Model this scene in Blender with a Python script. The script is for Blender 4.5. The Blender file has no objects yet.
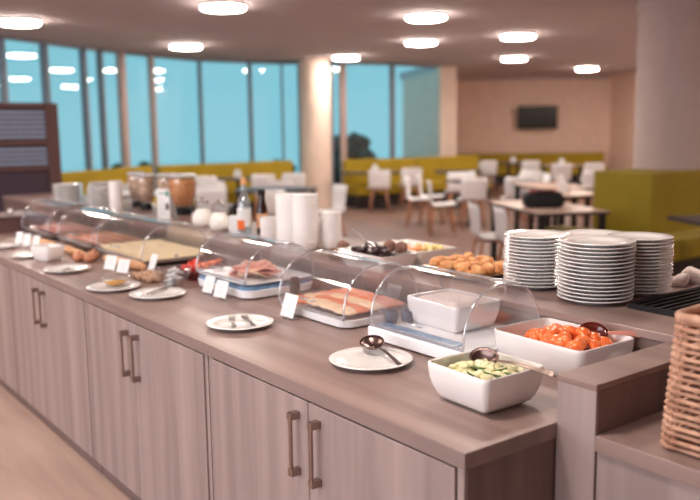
import bpy, bmesh, math, random
from mathutils import Vector, Matrix
R = math.radians
PI = math.pi
random.seed(7)
scene = bpy.context.scene
col = scene.collection

# ------------------------------------------------------------ camera
fw = Vector((-0.7876, 0.5985, -0.1468)).normalized()
rt = Vector((0.6058, 0.7955, -0.0127))
rt = (rt - fw * rt.dot(fw)).normalized()
upv = rt.cross(fw)
cd = bpy.data.cameras.new('camera')
cam = bpy.data.objects.new('camera', cd)
col.objects.link(cam)
cam.matrix_world = Matrix(((rt.x, upv.x, -fw.x, 0), (rt.y, upv.y, -fw.y, 0), (rt.z, upv.z, -fw.z, 1.64), (0, 0, 0, 1)))
cd.sensor_width = 36
cd.lens = 42.21
cd.clip_start = .05
cd.clip_end = 300
cd.dof.use_dof = True
cd.dof.focus_distance = 2.55
cd.dof.aperture_fstop = 1.9
scene.camera = cam

# ------------------------------------------------------------ world: flat dusk sky
w = bpy.data.worlds.new('world')
scene.world = w
w.use_nodes = True
bg = w.node_tree.nodes['Background']
bg.inputs[0].default_value = (.21, .48, .56, 1)
bg.inputs[1].default_value = 1.0

vs = scene.view_settings
vs.view_transform = 'Standard'
vs.look = 'None'
vs.exposure = 0.46
vs.gamma = 1
vs.use_curve_mapping = False

LAMP = 56.0


def area(name, loc, target, sx, sy, power, color):
    l = bpy.data.lights.new(name, 'AREA')
    l.shape = 'RECTANGLE'
    l.size = sx
    l.size_y = sy
    l.energy = power
    l.color = color
    o = bpy.data.objects.new(name, l)
    col.objects.link(o)
    o.location = loc
    o.rotation_euler = (Vector(target) - Vector(loc)).to_track_quat('-Z', 'Y').to_euler()
    return o


# added soft fill light behind the camera; the wall there has no window
area('rear_fill_light', (-2.9, -3.7, 2.0), (-3.2, 2.0, .8), 6.5, 2.2, 165, (.86, .93, 1.0))


# ------------------------------------------------------------ materials
def lin(c):
    return tuple(((v / 255) / 12.92 if v / 255 <= .04045 else (((v / 255) + .055) / 1.055) ** 2.4) for v in c) + (1,)


M = {}


def mat(name, rgb, rough=.5, metal=0, spec=.5, rgb2=None, scale=(4, 4, 4), detail=4, bump=0, emis=None, estr=0, coat=0, sss=0):
    m = bpy.data.materials.new(name)
    m.use_nodes = True
    nt = m.node_tree
    b = nt.nodes['Principled BSDF']
    b.inputs['Base Color'].default_value = lin(rgb)
    b.inputs['Roughness'].default_value = rough
    b.inputs['Metallic'].default_value = metal
    b.inputs['Specular IOR Level'].default_value = spec
    b.inputs['Coat Weight'].default_value = coat
    if sss:
        b.inputs['Subsurface Weight'].default_value = sss
        b.inputs['Subsurface Radius'].default_value = (.01, .006, .004)
    if emis:
        b.inputs['Emission Color'].default_value = emis + (1,)
        b.inputs['Emission Strength'].default_value = estr
    tc = nt.nodes.new('ShaderNodeTexCoord')
    mp = nt.nodes.new('ShaderNodeMapping')
    mp.inputs['Scale'].default_value = scale
    nt.links.new(tc.outputs['Object'], mp.inputs[0])
    nz = nt.nodes.new('ShaderNodeTexNoise')
    nz.inputs['Scale'].default_value = 1
    nz.inputs['Detail'].default_value = detail
    nt.links.new(mp.outputs[0], nz.inputs['Vector'])
    cr = nt.nodes.new('ShaderNodeValToRGB')
    cr.color_ramp.elements[0].position = .35
    cr.color_ramp.elements[1].position = .65
    cr.color_ramp.elements[0].color = lin(rgb)
    cr.color_ramp.elements[1].color = lin(rgb2 if rgb2 else tuple(min(255, v * 1.03) for v in rgb))
    nt.links.new(nz.outputs[0], cr.inputs[0])
    nt.links.new(cr.outputs[0], b.inputs['Base Color'])
    if bump:
        bp = nt.nodes.new('ShaderNodeBump')
        bp.inputs['Strength'].default_value = bump
        bp.inputs['Distance'].default_value = .01
        nt.links.new(nz.outputs[0], bp.inputs['Height'])
        nt.links.new(bp.outputs[0], b.inputs['Normal'])
    M[name] = m
    return m


def clear(name, tint, rough=.03, gloss=(1, 1, 1, 1), ior=1.5, extra=0.0, frost=0.0):
    m = bpy.data.materials.new(name)
    m.use_nodes = True
    nt = m.node_tree
    nt.nodes.clear()
    out = nt.nodes.new('ShaderNodeOutputMaterial')
    tr = nt.nodes.new('ShaderNodeBsdfTransparent')
    tr.inputs[0].default_value = tint
    gl = nt.nodes.new('ShaderNodeBsdfGlossy')
    gl.inputs['Roughness'].default_value = rough
    gl.inputs[0].default_value = gloss
    lw = nt.nodes.new('ShaderNodeLayerWeight')
    lw.inputs[0].default_value = .5
    f0 = ((ior - 1) / (ior + 1)) ** 2 + extra
    pw = nt.nodes.new('ShaderNodeMath')
    pw.operation = 'POWER'
    pw.inputs[1].default_value = 5
    nt.links.new(lw.outputs['Facing'], pw.inputs[0])
    ad = nt.nodes.new('ShaderNodeMath')
    ad.operation = 'MULTIPLY_ADD'
    ad.use_clamp = True
    ad.inputs[1].default_value = (1 - f0) * .8
    ad.inputs[2].default_value = f0
    nt.links.new(pw.outputs[0], ad.inputs[0])
    mx = nt.nodes.new('ShaderNodeMixShader')
    nt.links.new(ad.outputs[0], mx.inputs[0])
    nt.links.new(tr.outputs[0], mx.inputs[1])
    nt.links.new(gl.outputs[0], mx.inputs[2])
    if frost:
        df = nt.nodes.new('ShaderNodeBsdfDiffuse')
        df.inputs[0].default_value = (.85, .87, .9, 1)
        m2 = nt.nodes.new('ShaderNodeMixShader')
        m2.inputs[0].default_value = frost
        nt.links.new(mx.outputs[0], m2.inputs[1])
        nt.links.new(df.outputs[0], m2.inputs[2])
        mx = m2
    nt.links.new(mx.outputs[0], out.inputs[0])
    M[name] = m
    return m


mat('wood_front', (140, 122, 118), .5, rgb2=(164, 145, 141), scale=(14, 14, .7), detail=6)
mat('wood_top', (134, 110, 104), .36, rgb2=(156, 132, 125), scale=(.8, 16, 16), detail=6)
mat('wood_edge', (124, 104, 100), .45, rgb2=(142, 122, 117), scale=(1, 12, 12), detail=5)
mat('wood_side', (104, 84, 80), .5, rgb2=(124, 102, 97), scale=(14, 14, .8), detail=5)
mat('plinth', (120, 98, 94), .6)
mat('steel', (160, 142, 134), .3, metal=1)
mat('silver', (190, 184, 182), .25, metal=1)
mat('china', (236, 232, 230), .16, coat=.3)
mat('tray_white', (236, 236, 238), .28)
mat('blue_gel', (92, 132, 172), .3, rgb2=(130, 160, 190), scale=(25, 25, 25))
clear('acrylic', (.972, .972, .98, 1), .07, ior=1.45, extra=.03, frost=.015)
clear('acrylic_edge', (.84, .86, .90, 1), .12, ior=1.6, extra=.25, frost=.15)
clear('bottle_glass', (.66, .74, .78, 1), .06, ior=1.5, extra=.12, frost=.12)
clear('clear_glass', (.95, .96, .965, 1), .03, ior=1.5, extra=.03)
clear('red_glass', (.75, .22, .16, 1), .05, ior=1.5, extra=.03)
clear('window_glass', (.93, .97, .98, 1), .012, ior=1.5, extra=.0)
clear('tint_glass', (.62, .38, .16, 1), .03, ior=1.5, extra=.03)
mat('black_rubber', (28, 26, 28), .6)
mat('black_plastic', (20, 15, 17), .5, spec=.3)
mat('grey_ware', (84, 92, 108), .35)
mat('card', (226, 226, 226), .6)
mat('ink', (186, 184, 188), .7)
mat('ceiling_paint', (198, 184, 187), .9)
mat('wall_paint', (244, 214, 196), .85)
mat('pillar_paint', (188, 170, 166), .85)
mat('column_paint', (232, 208, 192), .8)
mat('mullion', (120, 122, 132), .5)
mat('mullion_lit', (176, 150, 142), .5)  # room light on these mullions' inner sides is painted into the colour
mat('sofa', (160, 134, 14), .75, rgb2=(170, 142, 22), scale=(2, 2, 2))
mat('box_green', (146, 126, 14), .7, rgb2=(154, 134, 20), scale=(2, 2, 2))
mat('dark_base', (40, 30, 28), .6)
mat('floor_mat', (168, 142, 130), .42, rgb2=(188, 162, 148), scale=(1.2, 9, 1), detail=5)
mat('floor_dark', (122, 94, 86), .36, rgb2=(142, 112, 102), scale=(1.2, 6, 1), detail=5)
mat('chair_white', (226, 222, 224), .4)
mat('chair_leg', (176, 118, 92), .5, rgb2=(190, 134, 106), scale=(10, 10, 2))
mat('table_top', (206, 176, 160), .3)
mat('table_dark', (62, 52, 58), .35)
mat('black_metal', (22, 18, 20), .4)
mat('bag', (20, 20, 28), .7)
mat('bag_red', (150, 28, 30), .6)
mat('tv', (16, 10, 12), .25)
mat('cabinet_brown', (92, 64, 62), .45)
mat('slat_glint', (138, 150, 176), .35)  # slats lightened blue-grey: window reflections painted into their colour
mat('dark_panel', (66, 54, 66), .4)
mat('ham', (244, 168, 142), .4, rgb2=(238, 168, 146), scale=(30, 30, 30), sss=.15)
mat('ham_orange', (236, 134, 94), .4, rgb2=(238, 156, 122), scale=(30, 30, 30), sss=.15)
mat('poultry', (238, 202, 164), .45, rgb2=(244, 214, 184), scale=(25, 25, 25), sss=.1)
mat('pink_ham', (226, 152, 138), .4, rgb2=(236, 176, 160), scale=(25, 25, 25), sss=.15)
mat('cheese', (248, 226, 178), .5, rgb2=(250, 230, 190), scale=(10, 10, 10))
mat('salmon', (236, 124, 72), .4, rgb2=(244, 152, 104), scale=(25, 25, 25))
mat('curd', (246, 238, 234), .6, rgb2=(226, 200, 192), scale=(180, 180, 180), detail=2, bump=.8)
mat('cucumber', (226, 222, 168), .35, rgb2=(236, 230, 190), scale=(40, 40, 40))
mat('green_skin', (58, 92, 34), .4, rgb2=(96, 126, 58), scale=(60, 60, 60))
mat('tomato', (244, 108, 48), .3, rgb2=(246, 134, 74), scale=(40, 40, 40), sss=.1)
mat('red_tomato', (206, 40, 18), .25)
mat('fork_steel', (120, 110, 108), .38, metal=1)
mat('lid_grey', (196, 194, 198), .35)
mat('ladle_dark', (112, 92, 88), .28, metal=1)
mat('ladle_red', (96, 24, 14), .15, coat=.5)
mat('ladle_handle', (196, 132, 118), .3)
mat('croissant', (204, 130, 74), .55, rgb2=(234, 182, 124), scale=(30, 30, 30), bump=.4)
mat('bread', (206, 150, 108), .6, rgb2=(222, 172, 130), scale=(18, 18, 18), bump=.3)
mat('walnut', (142, 96, 70), .6, rgb2=(210, 176, 148), scale=(60, 60, 60), bump=.5)
mat('dried_dark', (46, 24, 30), .35, rgb2=(74, 44, 48), scale=(60, 60, 60), bump=.5)
mat('cake_brown', (112, 74, 62), .7, rgb2=(146, 106, 90), scale=(50, 50, 50), bump=.6)
mat('melon', (232, 204, 128), .4, rgb2=(240, 220, 160), scale=(30, 30, 30))
mat('apricot', (230, 150, 90), .4)
mat('cream', (242, 236, 226), .5)
mat('flakes', (206, 120, 62), .7, rgb2=(240, 178, 118), scale=(48, 48, 48), detail=2, bump=.8)
mat('muesli', (190, 142, 116), .8, rgb2=(240, 214, 190), scale=(48, 48, 48), detail=2, bump=.8)
mat('milk', (246, 242, 236), .35)
mat('honey', (206, 140, 20), .15)
mat('cork', (214, 158, 112), .7)
mat('orange_print', (236, 108, 24), .5)
mat('green_print', (52, 132, 116), .6)
mat('photo_print', (60, 62, 54), .6)
mat('dark_glass', (44, 20, 18), .1)
mat('wicker', (160, 114, 92), .6, rgb2=(202, 158, 132), scale=(22, 22, 22), bump=.3)
mat('linen', (222, 206, 200), .8)
mat('facade', (235, 245, 245), .8)
mat('facade_dark', (190, 215, 220), .8)
mat('bush', (14, 44, 48), .8, rgb2=(26, 70, 70), scale=(3, 3, 3), bump=.6)
mat('ground', (214, 224, 226), .9)
mat('onion', (186, 122, 88), .4)
mat('lamp_shell', (220, 214, 208), .5)
mat('glow', (255, 240, 225), .5, emis=(1.0, .885, .775), estr=LAMP)


# ------------------------------------------------------------ mesh tools
class MB:
    def __init__(self):
        self.v = []
        self.f = []
        self.mx = Matrix.Identity(4)

    def _add(self, vs_, fs_):
        n = len(self.v)
        self.v += [tuple(self.mx @ Vector(p)) for p in vs_]
        self.f += [tuple(i + n for i in f) for f in fs_]
        return self

    def box(self, x0, x1, y0, y1, z0, z1):
        return self._add([(x0, y0, z0), (x1, y0, z0), (x1, y1, z0), (x0, y1, z0), (x0, y0, z1), (x1, y0, z1), (x1, y1, z1), (x0, y1, z1)],
                         [(3, 2, 1, 0), (4, 5, 6, 7), (0, 1, 5, 4), (1, 2, 6, 5), (2, 3, 7, 6), (3, 0, 4, 7)])

    def loft(self, rings, cap0=True, cap1=True, closed=False):
        n = len(rings[0])
        vs_ = [p for r in rings for p in r]
        fs_ = []
        m = len(rings)
        for i in range(m if closed else m - 1):
            a = i * n
            b = ((i + 1) % m) * n
            for j in range(n):
                k = (j + 1) % n
                fs_.append((a + j, a + k, b + k, b + j))
        if not closed:
            if cap0:
                fs_.append(tuple(range(n - 1, -1, -1)))
            if cap1:
                fs_.append(tuple((m - 1) * n + j for j in range(n)))
        return self._add(vs_, fs_)

    def lathe(self, prof, n=32, c=(0, 0, 0), sx=1, sy=1):
        rings = [[(c[0] + r * sx * math.cos(2 * PI * j / n), c[1] + r * sy * math.sin(2 * PI * j / n), c[2] + z) for j in range(n)] for r, z in prof]
        return self.loft(rings)

    def tube(self, pts, rad, n=8, closed=False):
        pts = [Vector(p) for p in pts]
        rads = rad if isinstance(rad, (list, tuple)) else [rad] * len(pts)
        rings = []
        m = len(pts)
        nrm = None
        for i, p in enumerate(pts):
            if closed:
                t = pts[(i + 1) % m] - pts[i - 1]
            else:
                t = pts[min(i + 1, m - 1)] - pts[max(i - 1, 0)]
            t.normalize()
            if nrm is None:
                nrm = t.orthogonal().normalized()
            nrm = (nrm - t * nrm.dot(t)).normalized()
            b = t.cross(nrm)
            rings.append([tuple(p + (nrm * math.cos(2 * PI * j / n) + b * math.sin(2 * PI * j / n)) * rads[i]) for j in range(n)])
        return self.loft(rings, closed=closed)

    def rr(self, prof, n=6, c=(0, 0)):
        """loft of rounded rectangles: prof of (hx, hy, corner radius, z)"""
        return self.loft([rring(hx, hy, rd, z, n, c) for hx, hy, rd, z in prof])

    def blob(self, c, r, seg=10, rings=7, jit=0.0, rnd=random):
        rs = []
        for i in range(rings + 1):
            a = -PI / 2 + PI * i / rings
            rs.append([(c[0] + r[0] * math.cos(a) * math.cos(2 * PI * j / seg) * (1 + rnd.uniform(-jit, jit)) + 0,
                        c[1] + r[1] * math.cos(a) * math.sin(2 * PI * j / seg) * (1 + rnd.uniform(-jit, jit)),
                        c[2] + r[2] * math.sin(a) * (1 + rnd.uniform(-jit, jit) * .5)) for j in range(seg)])
        return self.loft(rs)

    def build(self, name, m, parent=None, smooth=False, bevel=0, sub=0):
        me = bpy.data.meshes.new(name)
        me.from_pydata(self.v, [], self.f)
        bm = bmesh.new()
        bm.from_mesh(me)
        bmesh.ops.remove_doubles(bm, verts=bm.verts, dist=1e-6)
        bmesh.ops.recalc_face_normals(bm, faces=bm.faces)
        bm.to_mesh(me)
        bm.free()
        o = bpy.data.objects.new(name, me)
        col.objects.link(o)
        if m:
            me.materials.append(M[m])
        if smooth:
            for p in me.polygons:
                p.use_smooth = True
            if smooth != 'all':
                me.set_sharp_from_angle(angle=R(38))
        if bevel:
            b = o.modifiers.new('bevel', 'BEVEL')
            b.width = bevel
            b.segments = 2
            b.limit_method = 'ANGLE'
            b.angle_limit = R(40)
        if sub:
            s = o.modifiers.new('sub', 'SUBSURF')
            s.levels = sub
            s.render_levels = sub
        if parent:
            o.parent = parent
        return o


def rring(hx, hy, rd, z, n=6, c=(0, 0)):
    rd = min(rd, hx * .999, hy * .999)
    pts = []
    for (sx, sy, a0) in ((1, 1, 0), (-1, 1, 90), (-1, -1, 180), (1, -1, 270)):
        for k in range(n + 1):
            a = R(a0 + 90 * k / n)
            pts.append((c[0] + sx * (hx - rd) + rd * math.cos(a), c[1] + sy * (hy - rd) + rd * math.sin(a), z))
    return pts


def tag(o, label, cat, group=None, kind=None):
    o['label'] = label
    if cat:
        o['category'] = cat
    if group:
        o['group'] = group
    if kind:
        o['kind'] = kind
    return o


def thing(name, label, cat, loc=(0, 0, 0), rz=0, group=None):
    o = bpy.data.objects.new(name, None)
    o.empty_display_size = .05
    col.objects.link(o)
    o.location = loc
    o.rotation_euler = (0, 0, rz)
    return tag(o, label, cat, group)


def struct(o, label=None):
    o['kind'] = 'structure'
    if label:
        o['label'] = label
    return o


def dup(root, loc=None, rz=None, label=None, group=None, rot=None, scale=None):
    r = root.copy()
    col.objects.link(r)
    if loc is not None:
        r.location = loc
    if rz is not None:
        r.rotation_euler = (0, 0, rz)
    if rot is not None:
        r.rotation_euler = rot
    if scale is not None:
        r.scale = scale
    if label:
        r['label'] = label
    if group:
        r['group'] = group
    elif group == '' and 'group' in r:
        del r['group']

    def rec(a, b):
        for ch in list(a.children):
            c = ch.copy()
            col.objects.link(c)
            c.parent = b
            rec(ch, c)
    rec(root, r)
    return r


# ============================================================ THE ROOM
H = 3.05
WIN = [(-12.54, 2.81), (-12.89, 3.42), (-13.39, 4.19), (-13.93, 5.0), (-14.12, 5.36), (-14.38, 5.84), (-14.76, 6.58), (-15.22, 7.82), (-15.17, 8.95),
       (-15.07, 9.68), (-14.9, 10.0), (-14.57, 10.62), (-14.45, 10.83), (-14.15, 11.98), (-14.33, 13.51)]
struct(MB().box(-24, 8, -6, 1.8, -.1, 0).build('floor', 'floor_mat'))
struct(MB().box(-24, 8, 1.8, 26, -.1, 0).build('floor', 'floor_dark'))
cp_ = [(x - .12, y) for x, y in WIN] + [(-14.5, 14.4), (-18.9, 16.3), (-15.0, 21.2), (5.3, 9.1), (5.3, -4.4), (-12.2, -4.4)]
struct(MB().loft([[(x, y, H) for x, y in cp_], [(x, y, H + .2) for x, y in cp_]]).build('ceiling', 'ceiling_paint'))


def wallseg(name, a, b, m, z0=0, z1=H, t=.15, inward=(0, 6)):
    a = Vector((a[0], a[1], 0))
    b = Vector((b[0], b[1], 0))
    d = (b - a).normalized()
    n = Vector((-d.y, d.x, 0))
    if (Vector((inward[0], inward[1], 0)) - a).dot(n) > 0:
        n = -n
    mb = MB()
    p = [a, b, b + n * t, a + n * t]
    mb._add([(q.x, q.y, z0) for q in p] + [(q.x, q.y, z1) for q in p], [(3, 2, 1, 0), (4, 5, 6, 7), (0, 1, 5, 4), (1, 2, 6, 5), (2, 3, 7, 6), (3, 0, 4, 7)])
    return mb.build(name, m)


INW = (-4, 6)
struct(wallseg('wall_back', (-18.6, 16.35), (-14.79, 20.92), 'wall_paint', inward=INW))
struct(wallseg('wall_right', (-14.79, 20.92), (5, 9.0), 'wall_paint', inward=INW))
struct(wallseg('wall_right', (5, 9.0), (5, -4.5), 'wall_paint', inward=INW))
struct(wallseg('wall_front', (5, -4.2), (-12.0, -4.2), 'wall_paint', inward=INW))
struct(wallseg('wall_left', (-12.0, -4.2), (-12.54, 2.81), 'wall_paint', inward=INW))
struct(wallseg('wall_back', (-14.5, 14.3), (-18.6, 16.35), 'wall_paint', inward=(-14, 18)))
# cornice along the back wall
struct(wallseg('trim_1', (-18.4, 16.45), (-14.82, 20.8), 'ceiling_paint', z0=H - .07, z1=H, t=.06, inward=(-25, 25)))
# pier at the right end of the window wall
pier = MB()
pier.mx = Matrix.Translation((-14.42, 13.98, 0)) @ Matrix.Rotation(R(-10), 4, 'Z')
pier.box(-.1, .1, -.30, .16, 0, H)
struct(pier.build('wall_pier', 'column_paint'))

# window wall: mullions and panes between them
wide = {0: .09, 1: .12, 2: .16, 3: .14, 4: .12, 5: .30, 6: .17, 7: .11, 8: .13, 9: .10, 10: .12, 11: .16, 12: .3, 13: .14, 14: .14}
nwin = 0
for i in range(len(WIN) - 1):
    a = Vector(WIN[i] + (0,))
    b = Vector(WIN[i + 1] + (0,))
    nwin += 1
    root = bpy.data.objects.new('window_%d' % nwin, None)
    col.objects.link(root)
    root.location = a
    d = b - a
    root.rotation_euler = (0, 0, math.atan2(d.y, d.x))
    struct(root)
    L = d.length
    wd = wide[i] * .42
    mu = MB().box(-wd / 2, wd / 2, -.06, .06, 0, H)
    mu.build('mullion', 'mullion_lit' if i in (5, 6, 12) else 'mullion', root)
    MB().box(wd / 2, L - .04, -.05, .05, H - .05, H).box(wd / 2, L - .04, -.05, .05, 0, .08).build('window_frame', 'mullion', root)
    MB().box(wd / 2, L - .04, -.008, .008, .08, H - .05).build('pane', 'window_glass', root)
# round column in front of the glazing
colm = MB().lathe([(.35, 0), (.35, .1), (.32, .1), (.32, H)], 36, (-14.15, 9.9, 0)).build('wall_column', 'column_paint', smooth=True)
struct(colm)

# pillar on the right, inside the green bench
struct(MB().lathe([(0, 1.121), (.41, 1.121), (.41, H - .13), (.435, H - .13), (.435, H), (0, H)], 56, (-5.5, 8.97, 0)).build('wall_pillar', 'pillar_paint', smooth=True))

# outside
struct(MB().box(-23, -14.95, -6, 20, -.35, -.3).build('ground', 'ground'))
fac = MB()
fac.mx = Matrix.Translation((-25.0, 25.0, 0)) @ Matrix.Rotation(R(35), 4, 'Z')
fac.box(-2.0, 2.2, -.15, 3, -.3, 9)
fo = thing('building', 'pale blue building wing with ribbed cladding outside the right window', 'building', (0, 0, 0))
fac.build('wall', 'facade', fo)
rb = MB()
rb.mx = fac.mx
for k in range(34):
    rb.box(.4, 2.2, -.19, -.15, k * .25, k * .25 + .10)
rb.build('cladding', 'facade_dark', fo)


def bush(label, x, y, r, h, n=60):
    mb = MB()
    rnd = random.Random(int(abs(x * 100)))
    for k in range(n):
        a = rnd.uniform(0, 2 * PI)
        q = r * math.sqrt(rnd.random()) * .8
        zz = rnd.uniform(.05, 1) * h * (1 - .35 * (q / r) ** 2)
        mb.blob((x + q * math.cos(a), y + q * math.sin(a), zz - .3), (.17 * r + .08, .17 * r + .08, .15 * r + .06), 7, 5, .3, rnd)
    t = tag(mb.build('bush', 'bush'), label, 'bush')
    return t


bush('dark rounded bush outside the window right of the round column', -16.7, 12.6, .9, 1.75, 150)
bush('small dark shrub outside the glass, left of the cereal jars', -17.2, 6.7, .3, 1.3, 26)
bush('low dark shrub outside the glass above the cereal jars', -17.6, 7.6, .32, 1.25, 26)
bush('dark shrub outside the window just left of the round column', -18.2, 11.6, .35, 1.2, 26)

# ------------------------------------------------------------ ceiling lamps
LP = [(-10.56, 3.04, 'round ceiling lamp at the far left edge of the picture'),
      (-8.16, 4.51, 'large round ceiling lamp nearest the top edge, left of centre'),
      (-12.22, 6.06, 'round ceiling lamp in front of the left windows'),
      (-12.64, 9.57, 'round ceiling lamp right above the round column'),
      (-7.59, 6.97, 'round ceiling lamp high above the right window, near the top edge'),
      (-9.84, 8.93, 'small round ceiling lamp above the right window'),
      (-8.45, 9.61, 'upper one of the two round lamps above the television'),
      (-11.21, 12.65, 'lower one of the two round lamps above the television'),
      (-12.32, 16.45, 'farthest round ceiling lamp, left of the white pillar'),
      (-3.0, 3.5, None), (-5.6, .2, None), (-1.9, .6, None), (-1.0, 6.5, None), (-9.4, 16.4, None), (-9.6, 18.0, None), (-8.2, .4, None), (-5.0, 11.3, None), (-6.4, 15.2, None), (-1.6, 10.2, None)]
LP = [(x * 1.045, y * 1.045, lb) if lb else (x, y, lb) for x, y, lb in LP]
lamp0 = None
for (x, y, lb) in LP:
    if lamp0 is None:
        lamp0 = thing('ceiling_lamp', lb, 'lamp', (x, y, H), 0, 'round lamps on the ceiling')
        MB().lathe([(.19, 0), (.255, 0), (.255, -.032), (.19, -.032)], 40).build('housing', 'lamp_shell', lamp0, smooth=True)
        MB().lathe([(.18, -.012), (.248, -.03), (.248, -.046), (.232, -.060), (.16, -.069), (.0, -.071)], 40).build('diffuser', 'glow', lamp0, smooth=True)
    else:
        dup(lamp0, (x, y, H), 0, lb or 'unseen round ceiling lamp, added to light the room')
    # unseen buffet lamps match the visible kind; farther ones added to brighten the background

# ============================================================ BUFFET COUNTER
CT = .90
YF = 1.287        # front edge
YB = 2.17         # ledge front
XE = -1.268       # right end
joints = [XE - .002, -2.53, -3.735, -4.995, -6.24, -7.5]
names = ['grey-brown wooden base cabinet at the near right end of the counter', 'grey-brown wooden base cabinet second from the near end, double doors',
         'grey-brown wooden base cabinet third from the near end, double doors', 'grey-brown wooden base cabinet at the left picture edge', 'base cabinet at the far end of the buffet']
for k in range(5):
    x1, x0 = joints[k] - .004, joints[k + 1] + .004
    c = thing('base_cabinet', names[k], 'cabinet', ((x0 + x1) / 2, YF + .3, 0), 0, 'base cabinets under the buffet')
    hw = (x1 - x0) / 2
    b = MB().box(-hw, hw, -.285, YB - YF - .302, .075, CT - .042)
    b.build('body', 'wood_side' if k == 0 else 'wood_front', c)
    MB().box(-hw, hw, -.270, YB - YF - .32, 0, .075).build('plinth', 'plinth', c)
    # left and right stiles stay with the body; doors in front of it
    for sa in (-hw, hw - .022):
        MB().box(sa, sa + .022, -.296, -.2851, .08, CT - .042).build('stile', 'wood_front', c)
    cx = {0: -1.903, 1: -3.19, 2: -4.41}.get(k, (x0 + x1) / 2) - (x0 + x1) / 2
    for (a, b2, hx) in ((-hw + .026, cx - .002, cx - .053), (cx + .002, hw - .026, cx + .053)):
        d = MB().box(a, b2, -.302, -.2851, .082, CT - .046).build('door', 'wood_front', c, bevel=.0015)
        hd = MB().box(hx - .006, hx + .006, -.334, -.326, .618, .815)
        hd.box(hx - .011, hx + .011, -.336, -.302, .618, .640).box(hx - .011, hx + .011, -.336, -.302, .793, .815)
        hd.build('handle', 'steel', d, bevel=.0015)
wt = MB().box(-7.52, XE, YF, YB - .001, CT - .04, CT).build('worktop', 'wood_top', bevel=.0015)
root = thing('countertop', 'long brown wood-look countertop of the front buffet run', 'countertop', (-4, 1.7, CT - .04))
wt.parent = root
wt.matrix_parent_inverse = Matrix.Translation((4, -1.7, -(CT - .04)))
eb = MB().box(-7.52, XE, YF - .0015, YF - .0002, CT - .04, CT - .001).box(XE, XE + .0012, YF, YB - .003, CT - .04, CT - .001).build('edge_band', 'wood_edge', root)
eb.matrix_parent_inverse = wt.matrix_parent_inverse.copy()

# raised ledge behind and panel at the right end
LZ = 1.025
lr = thing('raised_ledge', 'narrow raised wooden ledge running behind the domed covers', 'ledge', (-4, YB + .09, 0))
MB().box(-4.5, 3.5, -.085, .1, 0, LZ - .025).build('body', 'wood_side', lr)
MB().box(-4.5, 3.5, -.09, .1, LZ - .025, LZ).build('cap', 'wood_top', lr, bevel=.0015)
pr_ = thing('end_panel', 'upright wooden panel with flat cap ending the countertop on the right', 'panel', (-1.21, 1.88, 0))
MB().box(-.0575, .0575, -.2685, .288, 0, LZ - .016).build('body', 'wood_front', pr_)
MB().box(-.059, .059, -.27, .288, LZ - .016, LZ).build('cap', 'wood_top', pr_, bevel=.0015)
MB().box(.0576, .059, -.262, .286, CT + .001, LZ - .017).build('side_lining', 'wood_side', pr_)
# lower corner counter on the right
cr_ = thing('corner_counter', 'lower wooden counter at the right that carries the wicker basket', 'counter', (-.35, 1.88, 0))
MB().box(-.7995, .9, -.262, .288, .0, CT - .04).build('body', 'wood_front', cr_)
MB().box(-.7995, .9, -.272, .288, CT - .04, CT).build('worktop', 'wood_top', cr_, bevel=.0015)
# rear counter on the far side
rc = thing('rear_counter', 'narrow wooden counter behind the ledge carrying jars, bottles and trays', 'counter', (-5.2, 2.6, 0))
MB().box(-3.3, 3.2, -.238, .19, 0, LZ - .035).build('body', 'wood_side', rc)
MB().box(-3.3, 3.2, -.238, .20, LZ - .035, LZ - .001).build('worktop', 'wood_top', rc, bevel=.0015)
rc2 = thing('rear_counter', 'deeper wooden counter behind the ledge under the plate stacks and napkins', 'counter', (-1.2, 2.6, 0))
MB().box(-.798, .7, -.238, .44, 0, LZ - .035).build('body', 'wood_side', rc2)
MB().box(-.798, .7, -.238, .46, LZ - .035, LZ - .001).build('worktop', 'wood_top', rc2, bevel=.0015)
RZ = LZ

# ============================================================ PLATES
plate_prof = [(0, .002), (.070, .002), (.072, 0), (.078, 0), (.080, .003), (.105, .010), (.132, .0155), (.1335, .0175), (.131, .019), (.104, .014), (.085, .0085), (.078, .0065), (0, .0065)]


def make_plate(name, scale=1.0):
    mb = MB()
    mb.lathe([(r * scale, z) for r, z in plate_prof], 48)
    return mb.build(name, 'china', smooth='all')


ORD = ['topmost', 'second', 'third', 'fourth', 'fifth', 'sixth', 'seventh', 'eighth', 'ninth', 'tenth', 'eleventh', 'twelfth', 'thirteenth', 'fourteenth', 'fifteenth', 'sixteenth', 'seventeenth', 'eighteenth']


def order(k, n, where):
    j = n - 1 - k
    if j == 0:
        return 'topmost ' + where
    if k == 0:
        return 'bottom ' + where
    return where.split(' of ')[0] + ', ' + ORD[j] + ' from the top of ' + where.split(' of ')[1]


def stack(c, n, pitch, scale, where, group, first=None, rr_=.0025, z=None):
    rnd = random.Random(int(abs(c[0]) * 1000))
    for k in range(n):
        p = (c[0] + rnd.uniform(-rr_, rr_), c[1] + rnd.uniform(-rr_, rr_), (RZ if z is None else z) + k * pitch)
        if first is None:
            first = o = make_plate('dinner_plate', scale)
        else:
            o = first.copy()
            col.objects.link(o)
            o.rotation_euler = (0, 0, rnd.uniform(0, 6))
            o.scale = (scale / .985, scale / .985, 1)
        o.location = p
        tag(o, order(k, n, where), 'plate', group)
    return first


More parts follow.
